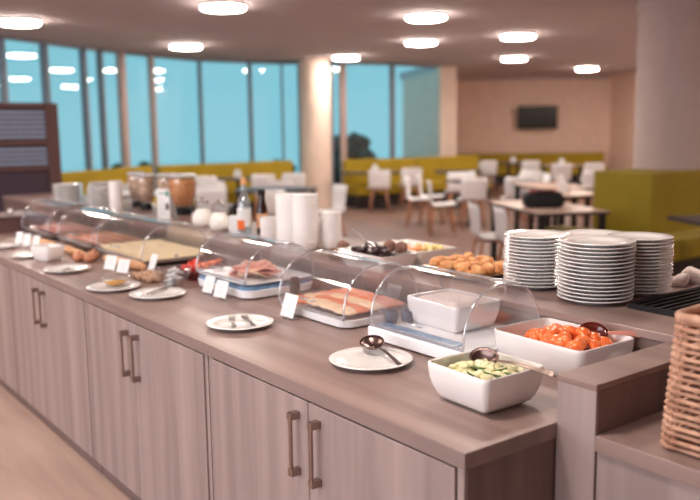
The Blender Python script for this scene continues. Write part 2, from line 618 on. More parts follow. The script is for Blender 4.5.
f0 = stack((-1.75, 2.421), 16, .0132, .985, 'white plate of the frontmost tall stack beside the ledge', 'plates in the front stack')
stack((-2.064, 2.479), 15, .0132, .97, 'white plate of the left stack beside the pastries', 'plates in the left stack', f0)
stack((-1.735, 2.660), 16, .0128, .88, 'white plate of the right stack beside the folded cloths', 'plates in the right stack', f0)
stack((-2.00, 2.745), 14, .0130, .97, 'white plate of the rear stack half hidden between the others', 'plates in the rear stack', f0)
stack((-6.82, 2.26), 15, .0122, .93, 'white plate of the far left stack beside the slatted cabinet', 'plates in the far left stack', f0)
stack((-6.40, 2.38), 14, .0122, .82, 'white plate of the lower far stack left of the cereal jars', 'plates in the lower far stack', f0)
stack((-6.98, 2.60), 14, .0122, .80, 'white plate of the narrow stack between the two far left stacks', 'plates in the narrow far stack', f0)


def single(x, y, s, label, z=CT):
    o = make_plate('serving_plate', s)
    o.location = (x, y, z)
    return tag(o, label, 'plate')


single(-1.977, 1.580, 1.0, 'round white plate with a large serving spoon, in front of the nearest cover')
single(-2.685, 1.510, .965, 'round white plate with two small forks on it')
single(-3.422, 1.507, .94, 'round white plate with tongs, beside the glass bowl')
single(-3.722, 1.420, .94, 'round white plate under the small dish of honey')
single(-4.38, 1.422, .91, 'round white plate with small utensils, right of the small square bowl')
single(-5.04, 1.412, .78, 'small white plate left of the small square bowl')
single(-5.552, 1.395, .75, 'small white plate at the left picture edge')

# ------------------------------------------------------------ cutlery


def spoon_parts(root, L, bw, bl, mbowl, mhandle, depth=.018, arch=.03, hw=.007):
    """bowl at origin (+x end), handle running to -x"""
    rings = []
    nn = 20
    for s in (1.0, .82, .55, .25):
        rings.append([(bl * s * math.cos(2 * PI * j / nn), bw * s * math.sin(2 * PI * j / nn), -depth * (1 - s * s)) for j in range(nn)])
    low = []
    for s in (.25, .55, .82, 1.0):
        low.append([(bl * s * math.cos(2 * PI * j / nn), bw * s * math.sin(2 * PI * j / nn), -depth * (1 - s * s) - .0018) for j in range(nn)])
    MB().loft(rings + [[(bl * .02 * math.cos(2 * PI * j / nn), bw * .02 * math.sin(2 * PI * j / nn), -depth) for j in range(nn)]] +
              [[(bl * .02 * math.cos(2 * PI * j / nn), bw * .02 * math.sin(2 * PI * j / nn), -depth - .0018) for j in range(nn)]] + low, closed=True).build('bowl', mbowl, root, smooth='all')
    rr2 = []
    m = 12
    for i in range(m + 1):
        t = i / m
        x = -bl * .96 - t * L
        z = arch * math.sin(PI * min(1, t * 1.15) * .87) - .001
        wd = hw * (.45 + .65 * t)
        rr2.append([(x, -wd, z - .0013), (x, wd, z - .0013), (x, wd, z + .0013), (x, -wd, z + .0013)])
    MB().loft(rr2).build('handle', mhandle, root, bevel=.0006)


def fork(root):
    rr2 = []
    for i in range(13):
        t = i / 12
        wd = .005 + .0035 * t * t
        rr2.append([(-.03 - t * .12, -wd, .004 * math.sin(PI * t) + .001 - .0009), (-.03 - t * .12, wd, .004 * math.sin(PI * t) + .0001), (-.03 - t * .12, wd, .004 * math.sin(PI * t) + .0022), (-.03 - t * .12, -wd, .004 * math.sin(PI * t) + .0022)])
    MB().loft(rr2).build('handle', 'fork_steel', root)
    rr3 = [[(x, -q, z), (x, q, z), (x, q, z + .0018), (x, -q, z + .0018)] for x, q, z in ((-.03, .0042, .0005), (-.018, .011, -.001), (-.002, .012, -.002))]
    MB().loft(rr3).build('head', 'fork_steel', root)
    for k in range(4):
        y = -.0102 + k * .0068
        MB().tube([(-.002, y, -.001), (.015, y, -.0012), (.034, y, .003)], [.0022, .0020, .0012], 6).build('tine', 'fork_steel', root)


sp = thing('serving_spoon', 'large steel serving spoon resting on the front plate', 'spoon', (-2.045, 1.640, CT + .046), 0)
spoon_parts(sp, .150, .039, .050, 'ladle_dark', 'silver', .022, .006)
sp.rotation_euler = (R(-15), R(-8), R(167))
fk = thing('fork', 'left one of the two small steel forks on the plate', 'fork', (-2.77, 1.522, CT + .0145), R(154), 'forks on the white plate')
fork(fk)
dup(fk, (-2.742, 1.567, CT + .0145), R(161), 'right one of the two small steel forks on the plate')


def tongs(loc, rz, label, L=.16):
    t = thing('serving_tongs', label, 'tongs', loc, rz)
    for s in (-1, 1):
        rs = []
        for i in range(11):
            q = i / 10
            x = -L + q * L
            y = s * (.004 + .014 * math.sin(PI * min(1, q * 1.05) * .85))
            wd = .005 + .004 * max(0, q - .7)
            rs.append([(x, y - .001, -wd + .006), (x, y + .001, -wd + .006), (x, y + .001, wd + .006), (x, y - .001, wd + .006)])
        MB().loft(rs).build('arm', 'silver', t)
    MB().tube([(-L, -.004, .006), (-L - .006, 0, .006), (-L, .004, .006)], .0022, 6).build('spring', 'silver', t)
    return t


tongs((-3.40, 1.455, CT + .0125), R(-57), 'steel serving tongs on the plate beside the glass bowl')
tongs((-4.36, 1.44, CT + .012), R(140), 'small steel tongs on the plate right of the small square bowl', .12)

# ============================================================ ROLL-TOP COVERS


def cover(name, label, x0, x1, yc, z0, hy=.19, hz=.185):
    """clear half-cylinder hood with two end panels"""
    r = thing(name, label, 'food cover', ((x0 + x1) / 2, yc, z0))
    hx = (x1 - x0) / 2
    n = 28
    e = 2.35

    def prof(s):
        out = []
        for i in range(n + 1):
            a = PI * i / n
            c, q = math.cos(a), math.sin(a)
            out.append((-math.copysign(abs(c) ** (2 / e), c) * hy * s, abs(q) ** (2 / e) * hz * s))
        return out

    def shell(a0, a1, s, nm):
        P = prof(s)[a0:a1 + 1]
        Q = prof(s - .014)[a0:a1 + 1]
        mb = MB()
        loop = P + Q[::-1]
        mb.loft([[(-hx, y, z) for y, z in loop], [(hx, y, z) for y, z in loop]])
        return mb.build(nm, 'acrylic', r, smooth=True)
    shell(0, 17, 1.0, 'front_lid')
    shell(15, n, .968, 'rear_lid')
    P = prof(.95)
    for sx in (-1, 1):
        mb = MB()
        mb.loft([[(sx * (hx - .001), y, z) for y, z in P], [(sx * (hx - .004), y, z) for y, z in P]])
        mb.build('end_panel', 'acrylic', r)
        mb = MB()
        mb.tube([(sx * hx, y, z) for y, z in prof(.995)], .0042, 6)
        mb.build('rim', 'acrylic_edge', r, smooth='all')
    y, z = prof(1.0)[17]
    MB().box(-hx, hx, y - .004, y + .006, z - .002, z + .005).build('ridge_bar', 'acrylic_edge', r, bevel=.001)
    y, z = prof(1.0)[1]
    MB().box(-hx, hx, -hy - .002, -hy + .004, 0, .012).build('lip', 'acrylic_edge', r)
    MB().tube([(-.04, -hy * .995, .045), (-.04, -hy - .018, .05), (.04, -hy - .018, .05), (.04, -hy * .995, .045)], .004, 6).build('grip', 'acrylic_edge', r, smooth='all')
    for sx in (-1, 1):
        m2 = MB()
        m2.mx = Matrix.Translation((sx * (hx + .001), 0, .012)) @ Matrix.Rotation(PI / 2, 4, 'Y')
        m2.lathe([(0, -.004), (.009, -.004), (.009, .004), (0, .004)], 14)
        m2.build('hinge_pin', 'acrylic_edge', r)
    return r


def tray_open(hx, hy, rd, h, t=.008, floor=.012, lipw=.0):
    return [(hx - .012, hy - .012, rd, 0), (hx, hy, rd, h * .35), (hx + lipw, hy + lipw, rd, h), (hx - t + lipw, hy - t + lipw, rd - t * .5, h), (hx - t - .004, hy - t - .004, rd - t, floor), (hx - .03, hy - .03, rd - t, floor)]


# --- nearest cover: white tray with blue pack and a square bowl of curd
T3 = (-1.99, 1.957)
t3 = thing('serving_tray', 'white tray with blue cooling pack under the nearest cover', 'tray', (T3[0], T3[1], CT))
MB().rr([(.245, .180, .03, 0), (.25, .195, .03, .008), (.25, .195, .03, .040), (.244, .189, .026, .045)]).build('base', 'tray_white', t3, smooth=True)
MB().rr([(.195, .030, .012, .0451), (.195, .030, .012, .051), (.190, .026, .01, .053)], c=(-.025, -.148)).build('cooling_pack', 'blue_gel', t3, smooth=True)
cover('roll_top_cover', 'clear domed cover nearest the camera, over the square curd bowl', T3[0] - .228, T3[0] + .228, T3[1], CT + .0455, .182, .195)


def square_bowl(name, label, c, rz, hx, hy, h, m='china', base=.68, rd=.03, z=CT, round_=.5):
    r = thing(name, label, 'bowl', (c[0], c[1], z), rz)
    P = []
    n = 8
    for i in range(n + 1):
        t = i / n
        s = base + (1 - base) * math.sin(t * PI / 2) ** round_ if t > 0 else base
        P.append((hx * s, hy * s, rd * (.6 + .4 * t), h * t))
    P[0] = (hx * base * .93, hy * base * .93, rd * .6, 0)
    P.append((hx - .001, hy - .001, rd, h + .002))
    P.append((hx - .006, hy - .006, rd * .85, h + .002))
    for i in range(n, 0, -1):
        t = i / n
        s = base + (1 - base) * math.sin(t * PI / 2) ** round_
        P.append((hx * s - .008, hy * s - .008, rd * .7, max(.008, h * t)))
    MB().rr(P).build('shell', m, r, smooth=True)
    return r


square_bowl('square_bowl', 'white square bowl of pink-white curd under the nearest cover', (-2.045, 2.008), R(-2), .136, .108, .096, base=.80, z=CT + .0455, rd=.02, round_=.8)
cm = MB()
rg = [rring(.108, .086, .02, .05, 6)]
for s, z in ((1.05, .086), (.8, .100), (.45, .107), (.1, .109)):
    rg.append(rring(.112 * s, .088 * s, .02 * s, z, 6))
cm.loft(rg)
co = cm.build('curd_salad', 'curd', smooth='all')
co.location = (-2.045, 2.008, CT + .0455)
co.rotation_euler = (0, 0, R(-3))
tag(co, 'pinkish white curd salad filling the covered square bowl', 'salad', kind='stuff')
# two small grey dishes beside that bowl
dish = MB().lathe([(0, 0), (.017, 0), (.022, .006), (.026, .042), (.023, .044), (.019, .008), (0, .006)], 24).build('small_dish', 'grey_ware', smooth='all')
dish.location = (-2.208, 1.86, CT + .0455)
dish.rotation_euler = (0, 0, 0)
tag(dish, 'left small grey dish under the nearest cover', 'dish', 'small grey dishes under the nearest cover')
d2 = dish.copy()
col.objects.link(d2)
d2.location = (-2.178, 1.912, CT + .0455)
d2['label'] = 'right small grey dish under the nearest cover, closer to the curd bowl'


# --- slices


def slice_mesh(name, m, rx, ry, t, bend=.012, seed=1, lump=.05):
    rnd = random.Random(seed)
    n = 18
    jit = [1 + rnd.uniform(-lump, lump) for _ in range(n)]

    def ring(s, dz):
        out = []
        for j in range(n):
            a = 2 * PI * j / n
            x, y = rx * s * math.cos(a) * jit[j], ry * s * math.sin(a) * jit[j]
            out.append((x, y, dz - bend * (y / ry) ** 2 + bend * .4 * math.sin(x / rx * 2)))
        return out
    mb = MB()
    mb.loft([ring(.55, 0), ring(.97, 0), ring(1, t * .5), ring(.97, t), ring(.55, t), ring(.1, t)])
    return mb.build(name, m, smooth='all')


def rows(items, group):
    """items: (proto, x, y, z, rx, ry, rz, label)"""
    used = set()
    for (p, x, y, z, a, b, c, lb) in items:
        if p.name in used:
            o = p.copy()
            col.objects.link(o)
        else:
            o = p
            used.add(p.name)
        o.location = (x, y, z)
        o.rotation_euler = (a, b, c)
        tag(o, lb, 'food', group)


# --- second cover: cold cuts
T4 = (-2.592, 1.955)
t4 = thing('serving_tray', 'white rounded tray of cold cuts under the second cover', 'tray', (T4[0], T4[1], CT))
MB().rr([(.215, .17, .06, 0), (.232, .190, .06, .008), (.236, .196, .06, .034), (.226, .186, .054, .034), (.222, .182, .05, .020), (.15, .12, .04, .018)]).build('base', 'tray_white', t4, smooth=True)
cover('roll_top_cover', 'clear domed cover over the orange and cream cold cuts', T4[0] - .222, T4[0] + .218, T4[1], CT + .035, .186, .195)
hm = slice_mesh('ham_slice', 'ham', .040, .040, .005, .006, 2)
ho = slice_mesh('salmon_slice', 'ham_orange', .038, .040, .005, .006, 3)
po = slice_mesh('poultry_slice', 'poultry', .036, .038, .006, .003, 4)
it = []
rnd = random.Random(5)
bands = [[(ho, 0, 4, 'orange-red meat slice at the left of the front row of cold cuts'), (po, 4, 12, 'cream poultry slice in the front right row of the cold cuts')],
         [(po, 0, 3, 'cream poultry slice at the left of the second row'), (ho, 3, 12, 'orange-red meat slice in the second row of the cold cuts')],
         [(hm, 0, 4, 'pink ham slice in the middle row of the cold cuts'), (po, 4, 12, 'cream poultry slice in the middle row of the cold cuts')],
         [(ho, 0, 12, 'orange-red meat slice in the fourth row of the cold cuts')],
         [(hm, 0, 7, 'pink ham slice in the rear row of the cold cuts'), (ho, 7, 12, 'orange-red meat slice at the right of the rear row')]]
for rw, segs in enumerate(bands):
    y = T4[1] - .125 + rw * .060
    for (p, k0, k1, lb) in segs:
        for k in range(k0, k1):
            x = T4[0] - .168 + k * .030 + rnd.uniform(-.003, .003)
            it.append((p, x, y + rnd.uniform(-.004, .004), CT + .040 + (.012 if k else .004) + .006 * math.sin(PI * k / 12), rnd.uniform(-.08, .08), R(15) + rnd.uniform(-.06, .06), rnd.uniform(-.2, .2), lb))
rows(it, 'cold cuts under the second cover')

# --- third cover: pink ham on tray with blue layer
T5 = (-3.30, 1.94)
t5 = thing('serving_tray', 'white tray with blue layer holding pink ham slices', 'tray', (T5[0], T5[1], CT))
MB().rr([(.22, .17, .06, 0), (.242, .188, .06, .010), (.246, .192, .06, .040), (.236, .184, .055, .042)]).build('base', 'tray_white', t5, smooth=True)
MB().rr([(.238, .185, .055, .0421), (.240, .187, .055, .056), (.232, .18, .05, .057)]).build('cooling_pack', 'blue_gel', t5, smooth=True)
MB().rr([(.22, .17, .05, .0571), (.243, .190, .06, .072), (.233, .18, .055, .072), (.2, .15, .05, .062), (.15, .11, .05, .061)]).build('inner_tray', 'tray_white', t5, smooth=True)
cover('roll_top_cover', 'clear domed cover over pink ham, behind the two small price cards', T5[0] - .232, T5[0] + .232, T5[1], CT + .0725, .182, .165)
ph = slice_mesh('pink_ham_slice', 'pink_ham', .062, .045, .004, .014, 9, .08)
ph2 = slice_mesh('pale_ham_slice', 'poultry', .06, .04, .004, .01, 10, .08)
it = []
for k in range(26):
    a = rnd.uniform(0, 6.28)
    q = math.sqrt(rnd.random())
    x = T5[0] + .02 + .11 * q * math.cos(a)
    y = T5[1] + .07 * q * math.sin(a)
    pale = k < 6
    it.append((ph2 if pale else ph, x, y, CT + .082 + .028 * (1 - q * q) + k * .0003, rnd.uniform(-.25, .25), rnd.uniform(-.3, .3), rnd.uniform(0, 6.28), 'pale slice under the heap of pink ham' if pale else 'pink ham slice heaped under the third cover'))
rows(it, 'ham slices under the third cover')

# --- fourth cover: sliced cheese on a clear-edged platter


def platter(label, c, hx, hy, z=CT):
    t = thing('platter', label, 'platter', (c[0], c[1], z))
    for sx in (-1, 1):
        for sy in (-1, 1):
            MB().lathe([(0, 0), (.012, 0), (.012, .022), (0, .022)], 12, (sx * (hx - .05), sy * (hy - .05), 0)).build('foot', 'grey_ware', t, smooth=True)
    MB().rr([(hx - .01, hy - .01, .045, .022), (hx, hy, .05, .026), (hx + .002, hy + .002, .05, .042), (hx - .008, hy - .008, .046, .042), (hx - .012, hy - .012, .04, .030), (hx - .1, hy - .1, .03, .029)]).build('base', 'silver', t, smooth=True)
    return t


T6 = (-4.49, 1.95)
platter('steel-edged platter of yellow cheese under the wide cover', T6, .34, .215)
cover('roll_top_cover', 'wide clear domed cover over yellow cheese slices, in front of the cereal jars', T6[0] - .345, T6[0] + .335, T6[1], CT + .0425, .205, .19)
ch = MB().box(-.05, .05, -.05, .05, 0, .003).build('cheese_slice', 'cheese', bevel=.001)
it = []
for rw in range(4):
    for k in range(20):
        x = T6[0] - .265 + k * .028 + rnd.uniform(-.004, .004)
        y = T6[1] - .14 + rw * .094 + rnd.uniform(-.005, .005)
        it.append((ch, x, y, CT + .052, 0, R(14), rnd.uniform(-.12, .12), 'thin square yellow cheese slice in overlapping rows'))
rows(it, 'cheese slices under the wide cover')

# --- fifth and sixth covers
T7 = (-5.20, 1.95)
platter('steel-edged platter of orange salmon slices', T7, .31, .215)
cover('roll_top_cover', 'clear domed cover over orange salmon, left of the wide cover', T7[0] - .315, T7[0] + .315, T7[1], CT + .0425, .21, .19)
sm = slice_mesh('smoked_fish_slice', 'salmon', .055, .04, .004, .008, 12)
it = []
for rw in range(4):
    for k in range(13):
        it.append((sm, T7[0] - .23 + k * .038, T7[1] - .13 + rw * .082, CT + .052, 0, R(16), R(80) + rnd.uniform(-.3, .3), 'orange smoked fish slice in overlapping rows'))
rows(it, 'fish slices under the orange platter cover')
T8 = (-5.98, 1.93)
platter('steel-edged platter of rosy ham at the far left', T8, .30, .21)
cover('roll_top_cover', 'farthest clear domed cover, in front of the slatted cabinet', T8[0] - .305, T8[0] + .305, T8[1], CT + .0425, .205, .20)
rh = slice_mesh('rosy_ham_slice', 'pink_ham', .055, .042, .004, .008, 14)
it = []
for rw in range(4):
    for k in range(12):
        it.append((rh, T8[0] - .21 + k * .038, T8[1] - .12 + rw * .08, CT + .052, 0, R(16), R(80) + rnd.uniform(-.3, .3), 'rosy ham slice in overlapping rows at the far left'))
rows(it, 'ham slices on the far left platter')

# ============================================================ BOWLS OF SALAD
# cucumber bowl
B1 = (-1.490, 1.585)
square_bowl('square_bowl', 'white square bowl of sliced cucumber at the near corner of the counter', B1, R(-2), .118, .113, .106, base=.66, rd=.022, round_=.62)


def cuke(name, half, seed):
    r = thing(name, '', 'food')
    n = 18
    rr_ = .024
    a1 = PI if half else 2 * PI
    pts = [(rr_ * math.cos(a1 * j / n), rr_ * math.sin(a1 * j / n)) for j in range(n + (1 if half else 0))]
    s = .94
    MB().loft([[(x * s, y * s + (.001 if half else 0), 0) for x, y in pts], [(x * s, y * s + (.001 if half else 0), .006) for x, y in pts]]).build('flesh', 'cucumber', r, smooth=True)
    sk = MB()
    if half:
        lo = pts + [(x * .94, y * .94) for x, y in pts[::-1]]
        sk.loft([[(x, y, .0002) for x, y in lo], [(x, y, .0058) for x, y in lo]])
    else:
        for j in range(n):
            a, b = pts[j], pts[(j + 1) % n]
            q = [(a[0] * .94, a[1] * .94), a, b, (b[0] * .94, b[1] * .94)]
            sk.loft([[(x, y, .0002) for x, y in q], [(x, y, .0058) for x, y in q]])
    sk.build('skin', 'green_skin', r, smooth=True)
    return r


def filling(name, c, rz, hx, hy, z, m, label):
    rg_ = []
    for s, zz in ((.9, -.03), (1.0, -.004), (.85, .006), (.5, .012), (.1, .014)):
        rg_.append(rring(hx * s, hy * s, .03 * s, zz, 6))
    o = MB().loft(rg_).build(name, m, smooth='all')
    o.location = (c[0], c[1], z)
    o.rotation_euler = (0, 0, rz)
    return tag(o, label, 'food', kind='stuff')


filling('cucumber_salad', B1, R(-2), .096, .092, CT + .070, 'cucumber', 'layer of cucumber pieces filling the near square bowl')
protoA = cuke('cucumber_slice', False, 1)
protoB = cuke('cucumber_piece', True, 2)
protoC = MB().rr([(.014, .009, .006, 0), (.018, .012, .008, .004), (.017, .011, .008, .010), (.012, .007, .005, .013)]).build('cucumber_chunk', 'cucumber', smooth='all')
kinds = {'a': [protoA, 0, 'whole round pale cucumber slice in the near bowl', 'round cucumber slices in the near bowl'],
         'b': [protoB, 0, 'half-round cucumber piece with green skin in the near bowl', 'cucumber pieces in the near bowl'],
         'c': [protoC, 0, 'peeled pale cucumber chunk in the near bowl', 'peeled cucumber chunks in the near bowl']}
rnd = random.Random(11)
for k in range(84):
    u = rnd.uniform(-1, 1)
    v = rnd.uniform(-1, 1)
    kd = kinds['cacbcacbca'[k % 10]]
    o = kd[0] if kd[1] == 0 else dup(kd[0])
    kd[1] += 1
    o.location = (B1[0] + u * .072, B1[1] + v * .068, CT + .074 + .012 * (1 - max(abs(u), abs(v)) ** 2) + .00016 * k)
    t_ = .5 if kd is kinds['c'] else .28
    o.rotation_euler = (rnd.uniform(-t_, t_), rnd.uniform(-t_, t_), rnd.uniform(0, 6.28))
    tag(o, kd[2], 'food', kd[3])
s1 = thing('serving_spoon', 'dark steel serving spoon stuck in the cucumber bowl', 'spoon', (-1.512, 1.604, CT + .118), 0)
spoon_parts(s1, .165, .032, .044, 'ladle_dark', 'steel', .020, .010)
s1.rotation_euler = (R(-38), R(-4), R(-167))

# tomato bowl
B2 = (-1.580, 2.025)
square_bowl('square_bowl', 'large white square bowl of tomatoes beside the end panel', B2, R(-2), .180, .132, .10, base=.84, round_=.8)
filling('tomato_salad', (B2[0] + .01, B2[1] + .005), R(-2), .125, .09, CT + .050, 'tomato', 'bed of tomato pieces filling the large square bowl')
wd = MB()
rs = []
for i in range(9):
    a = -PI / 2 + PI * i / 8
    rr_ = .012 * math.cos(a) + .001
    rs.append([(.026 * math.sin(a), rr_ * 1.3 * math.cos(2 * PI * j / 10), .4 * rr_ + rr_ * math.sin(2 * PI * j / 10) + .006 * math.cos(a)) for j in range(10)])
wd.loft(rs)
wedge = wd.build('tomato_wedge', 'tomato', smooth='all')
rnd = random.Random(21)
for k in range(36):
    o = wedge if k == 0 else wedge.copy()
    if k:
        col.objects.link(o)
    u, v = rnd.uniform(-1, 1), rnd.uniform(-1, 1)
    o.location = (B2[0] + .015 + u * .095, B2[1] + .005 + v * .065, CT + .064 + .026 * (1 - max(abs(u), abs(v)) ** 2) + .0002 * k)
    o.rotation_euler = (rnd.uniform(-.5, .5), rnd.uniform(-.4, .4), rnd.uniform(0, 6.28))
    s = rnd.uniform(1.1, 1.55)
    o.scale = (s, s, s)
    tag(o, 'orange-red tomato wedge in the large square bowl', 'food', 'tomato wedges in the large bowl')
s2 = thing('ladle', 'dark red-brown ladle with pinkish handle lying in the tomato bowl', 'spoon', (-1.512, 2.088, CT + .110), 0)
spoon_parts(s2, .120, .036, .045, 'ladle_red', 'ladle_handle', .024, .006, .012)
s2.rotation_euler = (R(-42), R(-3), R(-137))
rk = MB().lathe([(0, 0), (.020, 0), (.024, .004), (.027, .028), (.024, .028), (.021, .006), (0, .005)], 24).build('small_white_dish', 'china', smooth='all')
rk.location = (-1.362, 2.130, CT)
tag(rk, 'tiny white dish between the tomato bowl and the end panel', 'dish')

# small square bowl far left
square_bowl('square_bowl', 'small white square bowl between the far left plates', (-4.83, 1.46), R(20), .085, .068, .085, base=.66, round_=.7)

# honey dish
hb = thing('glass_dish', 'small glass dish of golden honey on a white plate', 'dish', (-3.74, 1.44, CT + .0075))
hb.scale = (1.25, 1.25, 1.15)
MB().lathe([(0, 0), (.026, 0), (.042, .012), (.056, .042), (.053, .043), (.040, .016), (.024, .005), (0, .005)], 28).build('dish', 'clear_glass', hb, smooth='all')
hy_ = MB().lathe([(0, .0055), (.023, .0055), (.038, .016), (.045, .026), (0, .026)], 24).build('honey', 'honey', smooth='all')
hy_.location = hb.location
hy_.scale = (1.25, 1.25, 1.15)
tag(hy_, 'golden honey pooled in the small glass dish', 'food', kind='stuff')

# faceted glass bowl with sachets
gb = thing('glass_bowl', 'faceted clear glass bowl of white sachets beside the red dish', 'bowl', (-3.60, 1.665, CT))
gb.scale = (1.2, 1.2, 1.2)
rs = []
prof_ = [(.030, 0), (.045, .012), (.066, .045), (.078, .075), (.074, .076), (.060, .046), (.040, .016), (.020, .008)]
for r_, z in prof_:
    rs.append([((r_ * (1 + (.06 if j % 2 else -.03) * (z > .005))) * math.cos(2 * PI * j / 24), (r_ * (1 + (.06 if j % 2 else -.03) * (z > .005))) * math.sin(2 * PI * j / 24), z) for j in range(24)])
MB().loft(rs).build('shell', 'clear_glass', gb)
sa = MB().box(-.022, .022, -.014, .014, 0, .006).build('sachet', 'card', bevel=.002)
for k in range(14):
    o = sa if k == 0 else sa.copy()
    if k:
        col.objects.link(o)
    a, q = rnd.uniform(0, 6.28), rnd.uniform(0, .022 + .0018 * k)
    o.location = (gb.location.x + q * math.cos(a), gb.location.y + q * math.sin(a), CT + .014 + .0052 * k)
    o.rotation_euler = (rnd.uniform(-.5, .5), rnd.uniform(-.5, .5), rnd.uniform(0, 6.28))
    tag(o, 'small white sachet in the faceted glass bowl', 'sachet', 'sachets in the glass bowl')

# red dish with tomatoes and sausages
rd_ = thing('red_dish', 'oval red dish of tomatoes and sliced sausage right of the wide cover', 'dish', (-3.72, 1.86, CT))
MB().lathe([(0, 0), (.07, 0), (.085, .01), (.115, .052), (.112, .054), (.08, .014), (0, .010)], 32, sx=1.15).build('shell', 'red_glass', rd_, smooth='all')
tm = MB()
tm.blob((0, 0, .016), (.019, .019, .017), 14, 10, 0)
tmo = tm.build('cherry_tomato', 'red_tomato', smooth='all')
for k in range(14):
    o = tmo if k == 0 else tmo.copy()
    if k:
        col.objects.link(o)
    a = k * 2.4
    q = .022 * math.sqrt(k)
    o.location = (-3.73 + q * math.cos(a), 1.855 + q * .8 * math.sin(a), CT + .028 + (.022 if k < 6 else .006) + (.016 if k < 2 else 0))
    tag(o, 'red cherry tomato heaped in the red dish', 'tomato', 'cherry tomatoes in the red dish')
sg = MB()
sg.tube([(0, 0, 0), (.03, .004, 0), (.06, .001, .004), (.085, -.008, .012)], [.008, .011, .010, .005], 10)
sgo = sg.build('sausage', 'tomato', smooth='all')
for k in range(7):
    o = sgo if k == 0 else sgo.copy()
    if k:
        col.objects.link(o)
    o.location = (-3.66 + rnd.uniform(-.02, .02), 1.83 + .012 * k, CT + .072 + .002 * k)
    o.rotation_euler = (0, rnd.uniform(-.2, .2), R(20) + rnd.uniform(-.5, .5))
    tag(o, 'small orange-red sausage in the red dish', 'sausage', 'small sausages in the red dish')

# breads, rolls and nuts decorating the space before the covers


def baguette(x0, x1, y, rz, label, r=.028):
    L = x1 - x0
    n = 14
    mb = MB()
    pts = [(-L / 2 + L * i / n, .006 * math.sin(i * .7), 0) for i in range(n + 1)]
    mb.tube(pts, [r * (.35 + .65 * math.sin(PI * min(1, max(0, (i + .6) / (n + 1.2)))) ** .45) * (1 + .05 * math.sin(i * 2.1)) for i in range(n + 1)], 12)
    o = mb.build('baguette', 'bread', smooth='all')
    o.location = ((x0 + x1) / 2, y, CT + r * .98)
    o.rotation_euler = (0, 0, rz)
    return tag(o, label, 'bread', 'baguettes laid in front of the covers')


baguette(-4.52, -4.05, 1.70, R(4), 'pale baguette lying in front of the wide cover')
baguette(-5.12, -4.70, 1.64, R(-3), 'darker baguette lying behind the small square bowl', .025)
baguette(-5.68, -5.25, 1.63, R(3), 'baguette lying beside the row of far left cards', .024)
nut = MB()
nut.blob((0, 0, .018), (.024, .020, .018), 12, 8, .06, random.Random(3))
nt = nut.build('walnut', 'walnut', smooth='all')
for k in range(13):
    o = nt if k == 0 else nt.copy()
    if k:
        col.objects.link(o)
    o.location = (-3.93 + (k % 5) * .047 + rnd.uniform(-.006, .006), 1.61 + (k // 5) * .046 + rnd.uniform(-.006, .006), CT)
    o.rotation_euler = (0, 0, rnd.uniform(0, 6))
    tag(o, 'brown walnut lying between the price cards and the glass bowl', 'nut', 'walnuts in front of the wide cover')
on = MB()
on.lathe([(0, 0), (.015, .001), (.032, .014), (.036, .028), (.028, .044), (.010, .054), (.005, .066), (0, .067)], 18)
ono = on.build('onion', 'onion', smooth='all')
for k, (x, y) in enumerate([(-4.66, 1.58), (-4.59, 1.62), (-4.66, 1.67)]):
    o = ono if k == 0 else ono.copy()
    if k:
        col.objects.link(o)
    o.location = (x, y, CT)
    tag(o, 'copper-skinned onion right of the small square bowl', 'onion', 'onions beside the small square bowl')

# ------------------------------------------------------------ price cards


def card(x, y, label, w_=.062, h_=.082, rz=0, z=CT):
    w_ *= 1.3
    h_ *= 1.08
    t = thing('price_card', label, 'card', (x, y, z), rz, 'small white price cards')
    a = MB()
    a.mx = Matrix.Translation((0, 0, .012)) @ Matrix.Rotation(R(-20), 4, 'X')
    a.box(-w_ / 2, w_ / 2, -.001, .001, 0, h_)
    a.build('card', 'card', t)
    s = MB()
    s.tube([(-.02, .000, .014), (-.02, .0, .0035), (-.02, .05, .0035), (.02, .05, .0035), (.02, .0, .0035), (.02, .0, .014)], .0022, 6)
    s.build('wire_stand', 'silver', t)
    k = MB()
    k.mx = a.mx
    for i, ln in enumerate((.5, .34, .42)):
        k.box(-w_ * ln / 2, w_ * ln / 2, -.0014, -.0011, h_ * .62 - i * .014, h_ * .62 - i * .014 + .002)
    k.build('printed_lines', 'ink', t)
    return t


card(-2.655, 1.700, 'white price card in front of the cold cuts tray', .066, .085, R(2))
card(-3.300, 1.690, 'left price card in front of the pink ham tray', .058, .07, R(6))
card(-3.165, 1.680, 'right price card in front of the pink ham tray', .064, .07, R(10))
card(-4.21, 1.585, 'left price card in front of the wide cover', .07, .07, R(16))
card(-4.07, 1.600, 'right price card in front of the wide cover, above the honey', .065, .066, R(20))
card(-5.60, 1.505, 'leftmost of the three price cards at the far left', .042, .075, R(34))
card(-5.46, 1.515, 'middle one of the three price cards at the far left', .042, .075, R(34))
card(-5.32, 1.530, 'rightmost of the three price cards at the far left', .042, .075, R(34))
card(-3.985, 1.72, 'price card standing beside the walnuts', .05, .09, R(4))
card(-2.545, 2.135, 'white price card behind the cold cuts cover', .065, .085, R(0))
rb_ = thing('rubber_bumper', 'upright black rubber bumper between the second and third covers', 'bumper', (-2.94, 1.93, CT))
MB().rr([(.010, .02, .009, 0), (.013, .024, .012, .02), (.013, .024, .012, .09), (.008, .016, .007, .105)]).build('body', 'black_rubber', rb_, smooth=True)

